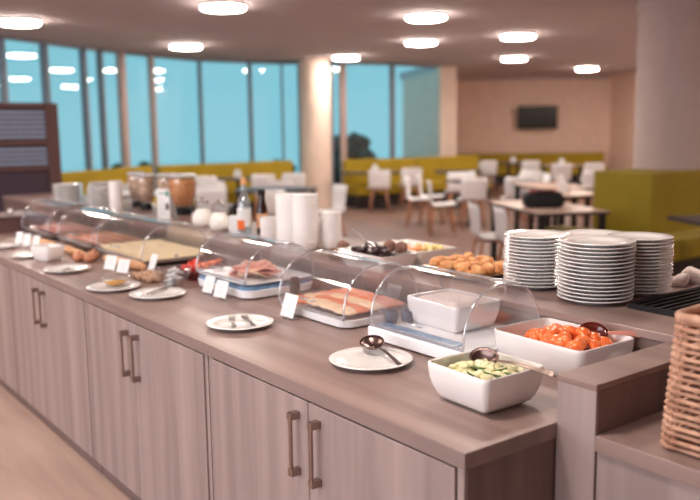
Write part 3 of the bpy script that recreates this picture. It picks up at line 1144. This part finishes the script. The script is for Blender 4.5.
# crate at the far left
cb = thing('wooden_crate', 'brown wooden box at the far left end of the counter', 'box', (-6.55, 1.72, CT))
MB().box(-.2, .2, -.2, .2, 0, .012).box(-.2, .2, -.2, -.188, .012, .11).box(-.2, .2, .188, .2, .012, .11).box(-.2, -.188, -.188, .188, .012, .11).box(.188, .2, -.188, .188, .012, .11).build('body', 'cabinet_brown', cb)
MB().box(-.21, .21, -.21, .21, .11, .125).build('lid', 'cabinet_brown', cb, bevel=.003)
MB().blob((0, 0, .145), (.02, .02, .02), 12, 8).build('knob', 'china', cb, smooth='all')

# ============================================================ REAR COUNTER OBJECTS
# divided white trays


def divided_tray(label, c, rz, hx, hy, h=.07):
    t = thing('divided_tray', label, 'tray', (c[0], c[1], RZ), rz)
    MB().rr([(hx - .02, hy - .02, .015, 0), (hx, hy, .018, h), (hx - .006, hy - .006, .015, h), (hx - .026, hy - .026, .012, .006), (.02, .02, .01, .006)]).build('shell', 'china', t, smooth=True)
    MB().box(-.003, .003, -hy + .024, hy - .024, .006, h - .012).build('divider', 'china', t)
    return t


TL = (-2.835, 2.36)
TR_ = (-2.845, 2.62)
TL = (-2.83, 2.300)
divided_tray('white divided tray of dark dried fruit behind the second cover', TL, R(-3), .175, .105)
divided_tray('white divided tray of yellow fruit and cream beside the dried fruit', (-2.85, 2.535), R(-3), .19, .115)
dk = MB()
dk.blob((0, 0, .012), (.020, .016, .012), 9, 6, .18, random.Random(8))
dko = dk.build('dried_plum', 'dried_dark', smooth='all')
for k in range(60):
    o = dko if k == 0 else dko.copy()
    if k:
        col.objects.link(o)
    u, v = rnd.uniform(-1, 1), rnd.uniform(-1, 1)
    o.location = (TL[0] + u * .13, TL[1] + v * .07, RZ + .010 + .0011 * k)
    o.rotation_euler = (rnd.uniform(-.4, .4), rnd.uniform(-.4, .4), rnd.uniform(0, 6))
    tag(o, 'dark glossy dried plum in the left divided tray', 'dried fruit', 'dried plums in the divided tray')
ck = MB()
ck.blob((0, 0, .025), (.034, .03, .026), 10, 7, .15, random.Random(9))
cko = ck.build('chocolate_cake_piece', 'cake_brown', smooth='all')
ckp = [(-3.06, 2.27, 0), (-3.08, 2.33, 0), (-3.13, 2.28, 0), (-3.08, 2.30, .04), (-3.14, 2.35, 0), (-2.72, 2.35, .066), (-2.77, 2.33, .07)]
for k, (x, y, z) in enumerate(ckp):
    o = cko if k == 0 else cko.copy()
    if k:
        col.objects.link(o)
    o.location = (x, y, RZ + z + .0)
    o.rotation_euler = (0, 0, k)
    tag(o, 'crumbly brown cake lump beside the dried plums' if k < 5 else 'brown cake lump lying on top of the dried plums', 'cake', 'cake lumps at the divided tray')


def heap(name, m, label, cat, c, hx, hy, n, r, z0, dz, seed):
    rr_ = random.Random(seed)
    b = MB()
    b.blob((0, 0, r[2]), r, 9, 6, .12, rr_)
    p = b.build(name, m, smooth='all')
    for k in range(n):
        o = p if k == 0 else p.copy()
        if k:
            col.objects.link(o)
        o.location = (c[0] + rr_.uniform(-hx, hx), c[1] + rr_.uniform(-hy, hy), z0 + dz * k / n)
        o.rotation_euler = (rr_.uniform(-.3, .3), rr_.uniform(-.3, .3), rr_.uniform(0, 6))
        tag(o, label, cat, label.split(' in ')[0] + 's')


heap('melon_piece', 'melon', 'pale yellow melon piece in the right divided tray', 'fruit', (-2.76, 2.57), .075, .055, 26, (.024, .016, .011), RZ + .012, .052, 31)
heap('apricot_half', 'apricot', 'orange apricot half in the right divided tray', 'fruit', (-2.77, 2.47), .06, .022, 8, (.018, .016, .010), RZ + .045, .02, 32)
heap('cream_dollop', 'cream', 'white cheese cube in the right divided tray', 'cheese', (-2.94, 2.535), .055, .065, 24, (.020, .018, .013), RZ + .012, .05, 33)
s3 = thing('serving_spoon', 'steel spoon sticking up out of the dried plums', 'spoon', (-2.86, 2.29, RZ + .095), 0)
spoon_parts(s3, .10, .022, .030, 'silver', 'silver', .012, .004)
s3.rotation_euler = (0, R(32), R(15))

# pastries on a black tray
pt = thing('pastry_tray', 'low black tray holding the golden pastries', 'tray', (-2.405, 2.47, RZ), 0)
MB().rr([(.165, .14, .02, 0), (.172, .147, .02, .020), (.167, .142, .018, .020), (.160, .135, .015, .004), (.02, .02, .01, .004)]).build('shell', 'black_plastic', pt, smooth=True)
cw = MB()
pts, rads = [], []
for i in range(17):
    a = -1.25 + 2.5 * i / 16
    pts.append((.036 * math.sin(a), .036 * (1 - math.cos(a)), .018))
    rads.append((.004 + .016 * math.cos(a / 1.35) ** 1.3) * (1.12 if i % 3 == 1 else .95))
cw.tube(pts, rads, 10)
cro = cw.build('croissant', 'croissant', smooth='all')
rnd = random.Random(44)
for k in range(30):
    o = cro if k == 0 else cro.copy()
    if k:
        col.objects.link(o)
    lay = k // 16
    u, v = (k % 4), (k // 4) % 4
    o.location = (-2.405 - .125 + u * .083 + rnd.uniform(-.01, .01) + .012 * lay, 2.47 - .105 + v * .068 + rnd.uniform(-.01, .01), RZ + .0045 + lay * .024)
    o.rotation_euler = (rnd.uniform(-.15, .15), rnd.uniform(-.15, .15), rnd.uniform(0, 6.28))
    tag(o, 'small golden croissant piled on the black tray left of the plates', 'pastry', 'croissants on the black tray')

# cups
cup = MB().lathe([(0, 0), (.052, 0), (.058, .004), (.067, .024), (.070, .046), (.071, .052), (.068, .052), (.064, .026), (.052, .008), (0, .007)], 36).build('cereal_bowl', 'china', smooth='all')


def cups(c, n, pitch, s, label, group, first=False):
    for k in range(n):
        o = cup if (first and k == 0) else cup.copy()
        if not (first and k == 0):
            col.objects.link(o)
        o.location = (c[0], c[1], RZ + k * pitch)
        o.scale = (s, s, 1)
        tag(o, order(k, n, label), 'bowl', group)


cups((-3.461, 2.345), 13, .0195, 1.0, 'white bowl of the tallest bowl stack right of the mug', 'bowls in the tallest stack', True)
cups((-3.605, 2.335), 13, .0190, .95, 'white bowl of the second tall bowl stack left of the tallest', 'bowls in the second tall stack')
cups((-3.417, 2.475), 9, .0172, .78, 'white bowl of the short bowl stack right of the tall ones', 'bowls in the short stack')
cups((-6.09, 2.38), 11, .0186, .74, 'white bowl of the narrow bowl stack left of the cereal jars', 'bowls in the narrow far stack')

# mug / cream pourer behind the bowl stacks
mg = thing('milk_mug', 'white mug with a handle left of the bowl stacks', 'mug', (-3.90, 2.40, RZ), R(60))
MB().lathe([(0, 0), (.045, 0), (.052, .01), (.052, .13), (.048, .13), (.046, .012), (0, .008)], 28).build('body', 'china', mg, smooth=True)
MB().tube([(.05, 0, .11), (.082, 0, .105), (.09, 0, .07), (.078, 0, .035), (.05, 0, .03)], .007, 8).build('handle', 'china', mg, smooth='all')
dup(mg, (-3.70, 2.58, RZ), R(200), 'white mug directly behind the bowl stacks, partly hidden')

# cereal jars


def jar(c, r, h, m, label, lb2, stand=.05):
    t = thing('cereal_jar', label, 'jar', (c[0], c[1], RZ), 0, 'glass cereal jars')
    MB().lathe([(0, 0), (r * .62, 0), (r * .62, stand * .7), (r * .50, stand), (0, stand)], 28).build('base', 'black_plastic', t, smooth=True)
    z0 = stand
    P = [(.0, z0), (r * .60, z0), (r * .68, z0 + .01), (r * .93, h * .55), (r * 1.0, h * .8), (r * .99, h * .90), (r * .93, h * .93), (r * .90, h * .93), (r * .96, h * .88), (r * .96, h * .8), (r * .90, h * .55), (r * .64, z0 + .014), (0, z0 + .008)]
    MB().lathe(P, 36).build('glass', 'clear_glass', t, smooth='all')
    MB().lathe([(0, h * .93), (r * .96, h * .93), (r * 1.0, h * .94), (r * 1.0, h * .985), (r * .9, h), (0, h)], 36).build('lid', 'lid_grey', t, smooth=True)
    f = MB().lathe([(0, z0 + .012), (r * .61, z0 + .016), (r * .87, h * .55), (r * .93, h * .8), (r * .92, h * .86), (0, h * .88)], 32).build('cereal', m, smooth='all')
    f.location = (c[0], c[1], RZ)
    tag(f, lb2, 'cereal', kind='stuff')


jar((-6.40, 2.68), .07, .285, 'muesli', 'leftmost narrow glass jar of muesli', 'beige muesli in the leftmost glass jar')
jar((-6.08, 2.62), .072, .285, 'muesli', 'second glass jar of muesli from the left', 'beige muesli in the second glass jar')
jar((-5.90, 2.72), .082, .288, 'muesli', 'glass jar of muesli beside the big flake jar', 'beige muesli in the third glass jar')
jar((-5.556, 2.68), .104, .298, 'flakes', 'big round glass jar of orange cereal flakes', 'orange-brown cereal flakes in the big jar')

# menu card display
mc = thing('menu_card', 'white folded menu card with green heading before the cereal jars', 'card', (-5.32, 2.42, RZ), R(18))
MB().box(-.062, .062, -.004, .0, 0, .215)._add([(-.062, 0, .215), (.062, 0, .215), (.062, .07, 0), (-.062, .07, 0), (-.062, -.003, .215), (.062, -.003, .215), (.062, .067, 0), (-.062, .067, 0)], [(0, 1, 2, 3), (4, 5, 6, 7), (0, 1, 5, 4), (2, 3, 7, 6)]).build('card', 'card', mc)
MB().box(-.05, .02, -.0046, -.0042, .178, .186).box(.026, .056, -.0046, -.0042, .165, .20).build('heading', 'green_print', mc)
MB().box(.022, .054, -.0046, -.0042, .07, .115).build('picture', 'photo_print', mc)
k = MB()
for i in range(8):
    k.box(-.05, .005 + .01 * (i % 3), -.0046, -.0042, .15 - i * .016, .153 - i * .016)
k.build('printed_lines', 'ink', mc)

# milk jugs


def jug(c, label, s=1.0, rz=0):
    t = thing('milk_jug', label, 'jug', (c[0], c[1], RZ), rz, 'rounded milk jugs')
    MB().lathe([(0, 0), (.052 * s, 0), (.064 * s, .02), (.066 * s, .05), (.056 * s, .085), (.036 * s, .11), (0, .112)], 28).build('milk_body', 'milk', t, smooth='all')
    MB().lathe([(.037 * s, .108), (.034 * s, .125), (.044 * s, .155), (.042 * s, .156), (.031 * s, .126), (.034 * s, .109)], 28).build('neck', 'clear_glass', t, smooth='all')
    MB().tube([(.060 * s, 0, .05), (.092 * s, 0, .07), (.090 * s, 0, .12), (.042 * s, 0, .148)], .005, 8).build('handle', 'clear_glass', t, smooth='all')
    MB().lathe([(0, .156), (.04 * s, .156), (.038 * s, .166), (.014 * s, .172), (.014 * s, .184), (0, .188)], 24).build('lid', 'silver', t, smooth='all')


jug((-4.80, 2.45), 'white-filled glass milk jug nearest the cereal jars', 1.0, R(50))
jug((-4.52, 2.42), 'white-filled glass milk jug left of the bottles', .95, R(50))
bx = thing('sugar_box', 'plain white box standing between the milk jug and the bottles', 'box', (-4.36, 2.46, RZ), R(10))
MB().rr([(.05, .035, .008, 0), (.05, .035, .008, .095), (.046, .031, .006, .098)]).build('body', 'card', bx, smooth=True)


def bottle(c, label, r, h, mg_, cap, print_, lm='card', nk=.36):
    t = thing('bottle', label, 'bottle', (c[0], c[1], RZ), R(20))
    P = [(0, 0), (r * .92, 0), (r, .008), (r, h * .52), (r * .85, h * .62), (r * nk, h * .74), (r * (nk - .04), h * .9), (r * (nk + .04), h * .905), (r * (nk + .04), h * .925), (0, h * .925)]
    MB().lathe(P, 28).build('glass', mg_, t, smooth=True)
    MB().lathe([(0, h * .88), (r * (nk + .08), h * .88), (r * nk, h), (0, h)], 20).build('stopper', cap, t, smooth=True)
    MB().lathe([(r * 1.012, h * .14), (r * 1.018, h * .14), (r * 1.018, h * .46), (r * 1.012, h * .46)], 28).build('label_band', lm, t, smooth=True)
    if print_:
        m2 = MB()
        for (a0, a1, z0, z1) in ((-130, -50, .03, .085),):
            rs = []
            for i in range(9):
                a = R(a0 + (a1 - a0) * i / 8)
                rs.append([(r * 1.03 * math.cos(a), r * 1.03 * math.sin(a), z0), (r * 1.045 * math.cos(a), r * 1.045 * math.sin(a), z0), (r * 1.045 * math.cos(a), r * 1.045 * math.sin(a), z1), (r * 1.03 * math.cos(a), r * 1.03 * math.sin(a), z1)])
            m2.loft(rs)
        m2.build('print', print_, t)
    return t


bottle((-4.245, 2.44), 'tall clear glass bottle with cork stopper and white label', .041, .335, 'bottle_glass', 'cork', 'orange_print')
bottle((-4.19, 2.53), 'shorter dark bottle with black cap behind the clear bottle', .035, .262, 'dark_glass', 'black_plastic', None, 'bread', .62)

# cutlery rack and napkins on the right
ct = thing('cutlery_rack', 'flat black ribbed rack of cutlery right of the plate stacks', 'rack', (-1.175, 2.70, RZ))
m = MB()
m.box(-.42, .42, -.30, .33, 0, .005)
m.build('base', 'black_plastic', ct)
m = MB()
for k in range(27):
    m.box(-.42 + k * .0318, -.42 + k * .0318 + .009, -.30, .33, .0051, .016)
m.build('rib', 'black_plastic', ct)
m = MB()
m.box(-.42, .42, -.305, -.30, 0, .018).box(-.42, .42, .33, .335, 0, .018).box(-.425, -.42, -.305, .335, 0, .018).box(.42, .425, -.305, .335, 0, .018)
m.build('rim', 'black_plastic', ct)
ts = thing('teaspoon', 'small steel teaspoon lying on the black rack', 'spoon', (-1.35, 2.46, RZ + .023), R(200), 'teaspoons on the black rack')
spoon_parts(ts, .09, .013, .020, 'silver', 'silver', .004, .004, .004)
for k in range(9):
    dup(ts, (-1.40 + (k % 5) * .055 + .01, 2.44 + .055 * (k // 5) + .011 * k, RZ + .023), R(190 + 23 * k))
nap = MB()
rs = []
for i in range(15):
    a = i / 14
    x = -.16 + .32 * a
    hh = .045 + .016 * math.sin(a * 7) + .008 * math.sin(a * 17)
    rs.append([(x, -.09, 0), (x, .09, 0), (x, .085, hh * .6), (x, .03, hh), (x, -.04, hh * .92), (x, -.085, hh * .55)])
nap.loft(rs)
no = nap.build('folded_napkin', 'linen', smooth='all')
no.location = (-1.72, 2.90, RZ)
no.rotation_euler = (0, 0, R(20))
no.scale = (.62, .62, .9)
tag(no, 'pile of folded pale cloth behind the right plate stack, left piece', 'napkin', 'folded cloths behind the plates')
n2 = no.copy()
col.objects.link(n2)
n2.location = (-1.78, 2.98, RZ)
n2.rotation_euler = (0, 0, R(20))
n2.location = (-1.66, 3.02, RZ)
no.location = (-1.78, 2.88, RZ)
n2['label'] = 'folded pale cloth nearest the right picture edge behind the black rack'

# ============================================================ WICKER BASKET
bk = thing('wicker_basket', 'tall wicker basket cut off by the right picture edge', 'basket', (-.825, 1.80, CT), R(2))


def bring(hx, hy, z, ph, n=64):
    base = rring(hx, hy, .035, z, n // 4 - 1)
    out = []
    for j, p in enumerate(base):
        s = 1 + .022 * math.sin(j * PI / 2.0 + ph)
        out.append((p[0] * s, p[1] * s, p[2]))
    return out


wv = MB()
for k in range(19):
    z = .010 + k * .0162
    g = 1.0 - .10 * (k / 20)
    wv.tube(bring(.195 * g, .135 * g, z, PI * (k % 2)), .0055, 6, closed=True)
wv.build('weave', 'wicker', bk, smooth='all')
for q in rring(.185, .127, .03, 0, 4):
    MB().tube([(q[0] * 1.03, q[1] * 1.03, .004), (q[0] * .93, q[1] * .93, .31)], .006, 6).build('stake', 'wicker', bk, smooth='all')
MB().rr([(.17, .115, .03, 0), (.17, .115, .03, .01)]).build('bottom', 'wicker', bk)
MB().tube([(p[0] * .92, p[1] * .92, .312) for p in rring(.192, .132, .035, 0, 6)], .011, 8, closed=True).build('rim', 'wicker', bk, smooth='all')
br = MB()
br.blob((0, 0, .035), (.055, .045, .036), 14, 10, .03, random.Random(6))
bro = br.build('bread_roll', 'bread', smooth='all')
rnd = random.Random(9)
for k in range(13):
    o = bro if k == 0 else bro.copy()
    if k:
        col.objects.link(o)
    lay = k // 6
    o.location = (-.825 - .09 + (k % 3) * .09, 1.80 - .05 + ((k // 3) % 2) * .10, CT + .17 + lay * .062 if k < 12 else CT + .295)
    o.rotation_euler = (0, 0, rnd.uniform(0, 6))
    tag(o, 'pale bread roll in the wicker basket', 'bread', 'bread rolls in the basket')

# ============================================================ DINING AREA
# green bench corner with tall back
gb_ = thing('bench', 'olive green upholstered corner bench under the round pillar', 'bench', (-5.2, 8.1, 0))
m = MB()
m.box(-.66, .11, -.1, 1.9, .0, 1.12)
m.build('backrest', 'box_green', gb_, bevel=.02)
MB().box(-1.1, .50, -.55, -.102, .2, .45).box(.112, .50, -.1, 1.9, .2, .45).build('seat', 'box_green', gb_, bevel=.03)
MB().box(-1.1, .44, -.48, -.11, 0, .2).box(.112, .44, -.1, 1.9, 0, .2).build('plinth', 'dark_base', gb_)


def sofa(pts, ztop, label, d=.5):
    n = len(pts)
    a, b = Vector(pts[0] + (0,)), Vector(pts[-1] + (0,))
    dr = (b - a)
    L = dr.length
    root = thing('banquette', label, 'sofa', (a.x, a.y, 0), math.atan2(dr.y, dr.x), 'olive banquettes along the walls')
    # -y local must face the camera side
    s = -1 if (root.rotation_euler.to_matrix() @ Vector((0, -1, 0))).dot(-a) > 0 else 1
    k = max(1, round(L / 2.0))
    for i in range(k):
        x0, x1 = L * i / k + .006, L * (i + 1) / k - .006
        MB().box(x0, x1, min(0, s * .16), max(0, s * .16), .40, ztop).build('back_cushion', 'sofa', root, bevel=.02)
        MB().box(x0, x1, min(s * .161, s * .62), max(s * .161, s * .62), .26, .46).build('seat_cushion', 'sofa', root, bevel=.02)
    MB().box(0, L, min(0, s * .56), max(0, s * .56), 0, .26).box(0, L, min(0, s * .1), max(0, s * .1), .26, .40).build('plinth', 'dark_base', root)
    return root


def inw(i, q=.45):
    v = Vector(WIN[i])
    v = v - v.normalized() * q
    return (v.x, v.y)


sofa([inw(2), (-14.22, 6.15)], 1.01, 'olive banquette under the far left windows')
sofa([inw(6), (-14.35, 9.35)], 1.0, 'olive banquette under the windows left of the round column')
sofa([(-13.95, 10.42), (-13.62, 14.05)], .98, 'olive banquette under the window right of the round column')
sofa([(-17.55, 16.85), (-14.62, 20.4)], .86, 'long olive banquette along the wall with the television')

tv = thing('television', 'black wall television on the back wall', 'television', (0, 0, 0))
A_ = Vector((-16.66, 18.54, 0))
B_ = Vector((-15.88, 19.47, 0))
dr = (B_ - A_)
tv.location = ((A_ + B_) / 2 + Vector((.30, .07, 1.88)))
tv.rotation_euler = (0, 0, math.atan2(dr.y, dr.x))
MB().box(-.57, .57, -.03, .03, -.33, .33).build('frame', 'black_plastic', tv, bevel=.01)
MB().box(-.54, .54, -.034, -.0301, -.30, .30).build('screen', 'tv', tv)
MB().box(-.2, .2, .03, .12, -.15, .15).build('bracket', 'black_metal', tv)


def chair_proto():
    r = thing('shell_chair', '', 'chair')
    # profile: seat front -> back top, facing +x
    prof = [(.22, .455), (.18, .462), (.08, .452), (-.05, .445), (-.14, .452), (-.185, .49), (-.205, .56), (-.215, .66), (-.225, .76), (-.24, .83)]
    hw = [.20, .22, .225, .225, .22, .205, .205, .215, .22, .20]
    top, bot = [], []
    rings = []
    for (x, z), q in zip(prof, hw):
        ring = []
        for j in range(9):
            s = -1 + 2 * j / 8
            back = z > .5
            dx = .03 * s * s if back else 0
            dz = .012 * s * s if not back else 0
            ring.append((x + dx, s * q, z + dz))
        rings.append(ring)
    vs_, fs_ = [], []
    for rg2 in rings:
        vs_ += rg2
    n = 9
    for i in range(len(rings) - 1):
        for j in range(n - 1):
            fs_.append((i * n + j, i * n + j + 1, (i + 1) * n + j + 1, (i + 1) * n + j))
    sh = MB()._add(vs_, fs_).build('shell', 'chair_white', r, smooth='all')
    so = sh.modifiers.new('solid', 'SOLIDIFY')
    so.thickness = .014
    for sx in (-1, 1):
        for sy in (-1, 1):
            MB().tube([(sx * .13, sy * .13, .435), (sx * .20, sy * .19, 0)], [.020, .013], 8).build('leg', 'chair_leg', r, smooth='all')
    MB().box(-.14, .14, -.14, .14, .425, .440).build('frame', 'chair_leg', r)
    return r


cp = chair_proto()
AW = math.atan2(.6, -.79)     # facing away from the camera
SR = math.atan2(.79, .6)      # facing to the right of the picture
SL = SR + PI
cl = [(-12.38, 10.15, AW, 'white chair seen from behind at the thin dark table right of the column'),
      (-12.45, 11.05, AW + .1, 'white chair seen from behind below the right window, second from the column'),
      (-10.30, 9.03, SR - .2, 'left one of two white side-on chairs at the small dark table'),
      (-10.50, 9.50, SR - .15, 'right one of two white side-on chairs at the small dark table'),
      (-9.2, 9.49, AW, 'white chair back standing left of the middle table'),
      (-13.66, 14.55, AW, 'distant white chair below the television wall, left of the television'),
      (-6.18, 6.36, SR + .1, 'left one of two white side-on chairs near the table with the bag'),
      (-5.68, 6.22, SR + .1, 'right one of two white side-on chairs, touching the table with the bag'),
      (-8.85, 10.13, AW, 'broad white chair back directly behind the table with the bag'),
      (-12.84, 15.13, AW, 'distant white chair straight below the television'),
      (-9.1, 11.15, SL, 'white side-on chair behind the black and red bag'),
      (-11.32, 14.35, AW, 'distant white chair right of the television, near the banquette'),
      (-11.0, 15.04, AW, 'distant white chair left of the green bench, farthest right'),
      (-9.01, 12.3, AW + .2, 'white chair back just left of the green bench'),
      (-9.9, 11.7, AW - .1, 'white chair back between the bag and the green bench'),
      (-9.29, 8.60, SR, 'white side-on chair at the front left corner of the middle tables'),
      (-10.6, 10.55, AW, 'white chair half hidden behind the small dark table'),
      (-9.43, 12.9, AW, 'distant white chair straight behind the bag, before the back banquette'),
      (-8.03, 11.5, AW, 'white chair directly left of the green bench, behind the beige table'),
      (-11.11, 7.05, AW, 'white chair behind the top of the tallest bowl stack'),
      (-13.13, 6.78, AW, 'distant white chair behind the milk jugs near the window'),
      (-11.2, 5.9, AW - .1, 'white chair back behind the clear glass bottle'),
      (-12.85, 7.8, AW, 'distant white chair right of the cork bottle near the banquette'),
      (-12.68, 8.36, AW, 'distant white chair left of the round column'),
      (-9.54, 7.08, SL + .5, 'white chair just right of the tall bowl stacks'),
      (-9.47, 5.87, AW - .4, 'white chair behind the dark bottle'),
      (-10.43, 5.46, AW + .1, 'white chair behind the milk jugs, nearest the counter'),
      (-11.8, 6.2, AW + .1, 'white chair behind the gap between jugs and bottle'),
      (-12.2, 5.1, AW, 'distant white chair right behind the cereal jars')]
for i, (x, y, a, lb) in enumerate(cl):
    # given points are the back of the chair: shift the origin forward
    px, py = x + .2 * math.cos(a), y + .2 * math.sin(a)
    if i == 0:
        cp.location = (px, py, 0)
        cp.rotation_euler = (0, 0, a)
        tag(cp, lb, 'chair', 'white shell chairs in the dining area')
    else:
        dup(cp, (px, py, 0), a, lb)


def table(c, rz, hx, hy, label, top='table_top', pedestal=False):
    t = thing('dining_table', label, 'table', (c[0], c[1], 0), rz, 'dining tables')
    MB().box(-hx, hx, -hy, hy, .742, .75).build('tabletop', top, t)
    MB().box(-hx, hx, -hy, hy, .715, .7419).build('edge_board', 'table_dark', t)
    if pedestal:
        MB().box(-.03, .03, -.03, .03, .02, .715).build('column', 'black_metal', t)
        MB().box(-.22, .22, -.16, .16, 0, .02).build('foot_plate', 'black_metal', t)
        return t
    for sx in (-1, 1):
        for sy in (-1, 1):
            MB().box(sx * (hx - .06) - .03, sx * (hx - .06) + .03, sy * (hy - .06) - .03, sy * (hy - .06) + .03, 0, .715).build('leg', 'black_metal', t)
    return t


LA = math.atan2(.7, -1.38)
table((-6.0, 7.32), LA, .75, .40, 'beige dining table that carries the black and red bag')
table((-6.98, 9.0), LA, .55, .38, 'beige dining table behind the bag, beside the green bench')
table((-9.75, 9.98), LA + .2, .33, .33, 'small dark table between the side-on chairs', 'table_dark', True)
table((-8.0, 9.9), LA, .6, .38, 'beige dining table in the middle of the room')
table((-13.1, 10.65), SR, .7, .28, 'thin dark table along the banquette right of the column', 'table_dark', True)
table((-12.1, 12.0), SR, .45, .35, 'dark table near the window end of the right banquette', 'table_dark', True)
table((-13.5, 7.65), SR, .6, .28, 'dark table along the banquette left of the column', 'table_dark', True)
table((-13.8, 15.6), LA, .5, .35, 'distant table in front of the television wall', 'table_dark')
table((-12.0, 15.2), LA, .4, .35, 'distant beige table right of the television')
table((-10.55, 6.65), SR, .6, .38, 'table behind the bottles and bowl stacks', 'table_dark')
table((-11.3, 4.9), SR, .6, .4, 'white table behind the cereal jars and jugs', 'chair_white')
table((-3.79, 7.35), R(-27), .6, .35, 'dark table at the right picture edge in front of the green bench', 'table_dark', True)
# bag on the table
bg_ = thing('bag', 'black soft bag with red top lying on the beige table', 'bag', (-5.93, 7.20, .75), SR - .05)
MB().rr([(.17, .11, .05, 0), (.215, .13, .07, .02), (.22, .13, .07, .12), (.19, .10, .06, .165), (.15, .07, .05, .17)]).build('body', 'bag', bg_, smooth='all')
MB().rr([(.155, .08, .05, .168), (.15, .075, .05, .182), (.12, .05, .04, .188)]).build('top_flap', 'bag_red', bg_, smooth='all')
MB().tube([(-.1, -.09, .15), (-.06, -.12, .19), (.06, -.12, .19), (.1, -.09, .15)], .008, 6).build('strap', 'bag', bg_, smooth='all')


# small white holders on the tables
def holder(x, y, label, dark=False):
    t = thing('napkin_holder', label, 'holder', (x, y, .75), R(30), 'napkin holders on the tables')
    MB().box(-.06, .06, -.04, .04, 0, .02).box(-.06, .06, -.04, -.034, .02, .10).box(-.06, .06, .034, .04, .02, .10).build('frame', 'chair_white', t)
    MB().rr([(.05, .028, .01, .0205), (.05, .028, .01, .13), (.03, .015, .01, .15)]).build('napkins', 'card', t, smooth=True)
    return t


holder(-13.0, 10.55, 'white napkin holder on the thin dark table right of the column')
holder(-9.75, 10.0, 'white napkin holder on the small dark table')
holder(-13.8, 15.6, 'white napkin holder on the distant table before the television wall')
holder(-12.0, 15.2, 'white napkin holder on the distant table right of the television')
holder(-7.9, 10.0, 'white napkin holder on the middle dining table')
holder(-13.5, 7.65, 'white napkin holder on the table left of the column')
holder(-7.1, 9.05, 'white napkin holder on the table beside the green bench')

# slatted cabinet at the far left
sc = thing('slatted_cabinet', 'dark slatted cabinet with brown frame at the left edge', 'cabinet', (-9.35, 3.03, 0))
MB().box(-.5, 0, -2.4, 0, 0, 1.955).build('body', 'dark_panel', sc)
MB().box(0.001, .035, -.14, 0, 0, 1.955).box(0.001, .035, -2.4, -.14, 1.90, 1.955).box(0.001, .035, -2.4, -.14, 1.50, 1.56).box(0.001, .035, -2.4, -.14, 1.22, 1.27).build('frame', 'cabinet_brown', sc, bevel=.004)
for k, (z0, z1, n_) in enumerate(((1.575, 1.89, 6), (1.285, 1.49, 4))):
    for i in range(n_):
        z = z0 + (z1 - z0) * i / n_
        MB().box(.001, .028, -2.4, -.145, z, z + (z1 - z0) / n_ * .62).build('slat', 'slat_glint', sc)
MB().box(.001, .02, -2.4, -.145, .8, 1.21).build('lower_panel', 'dark_panel', sc)
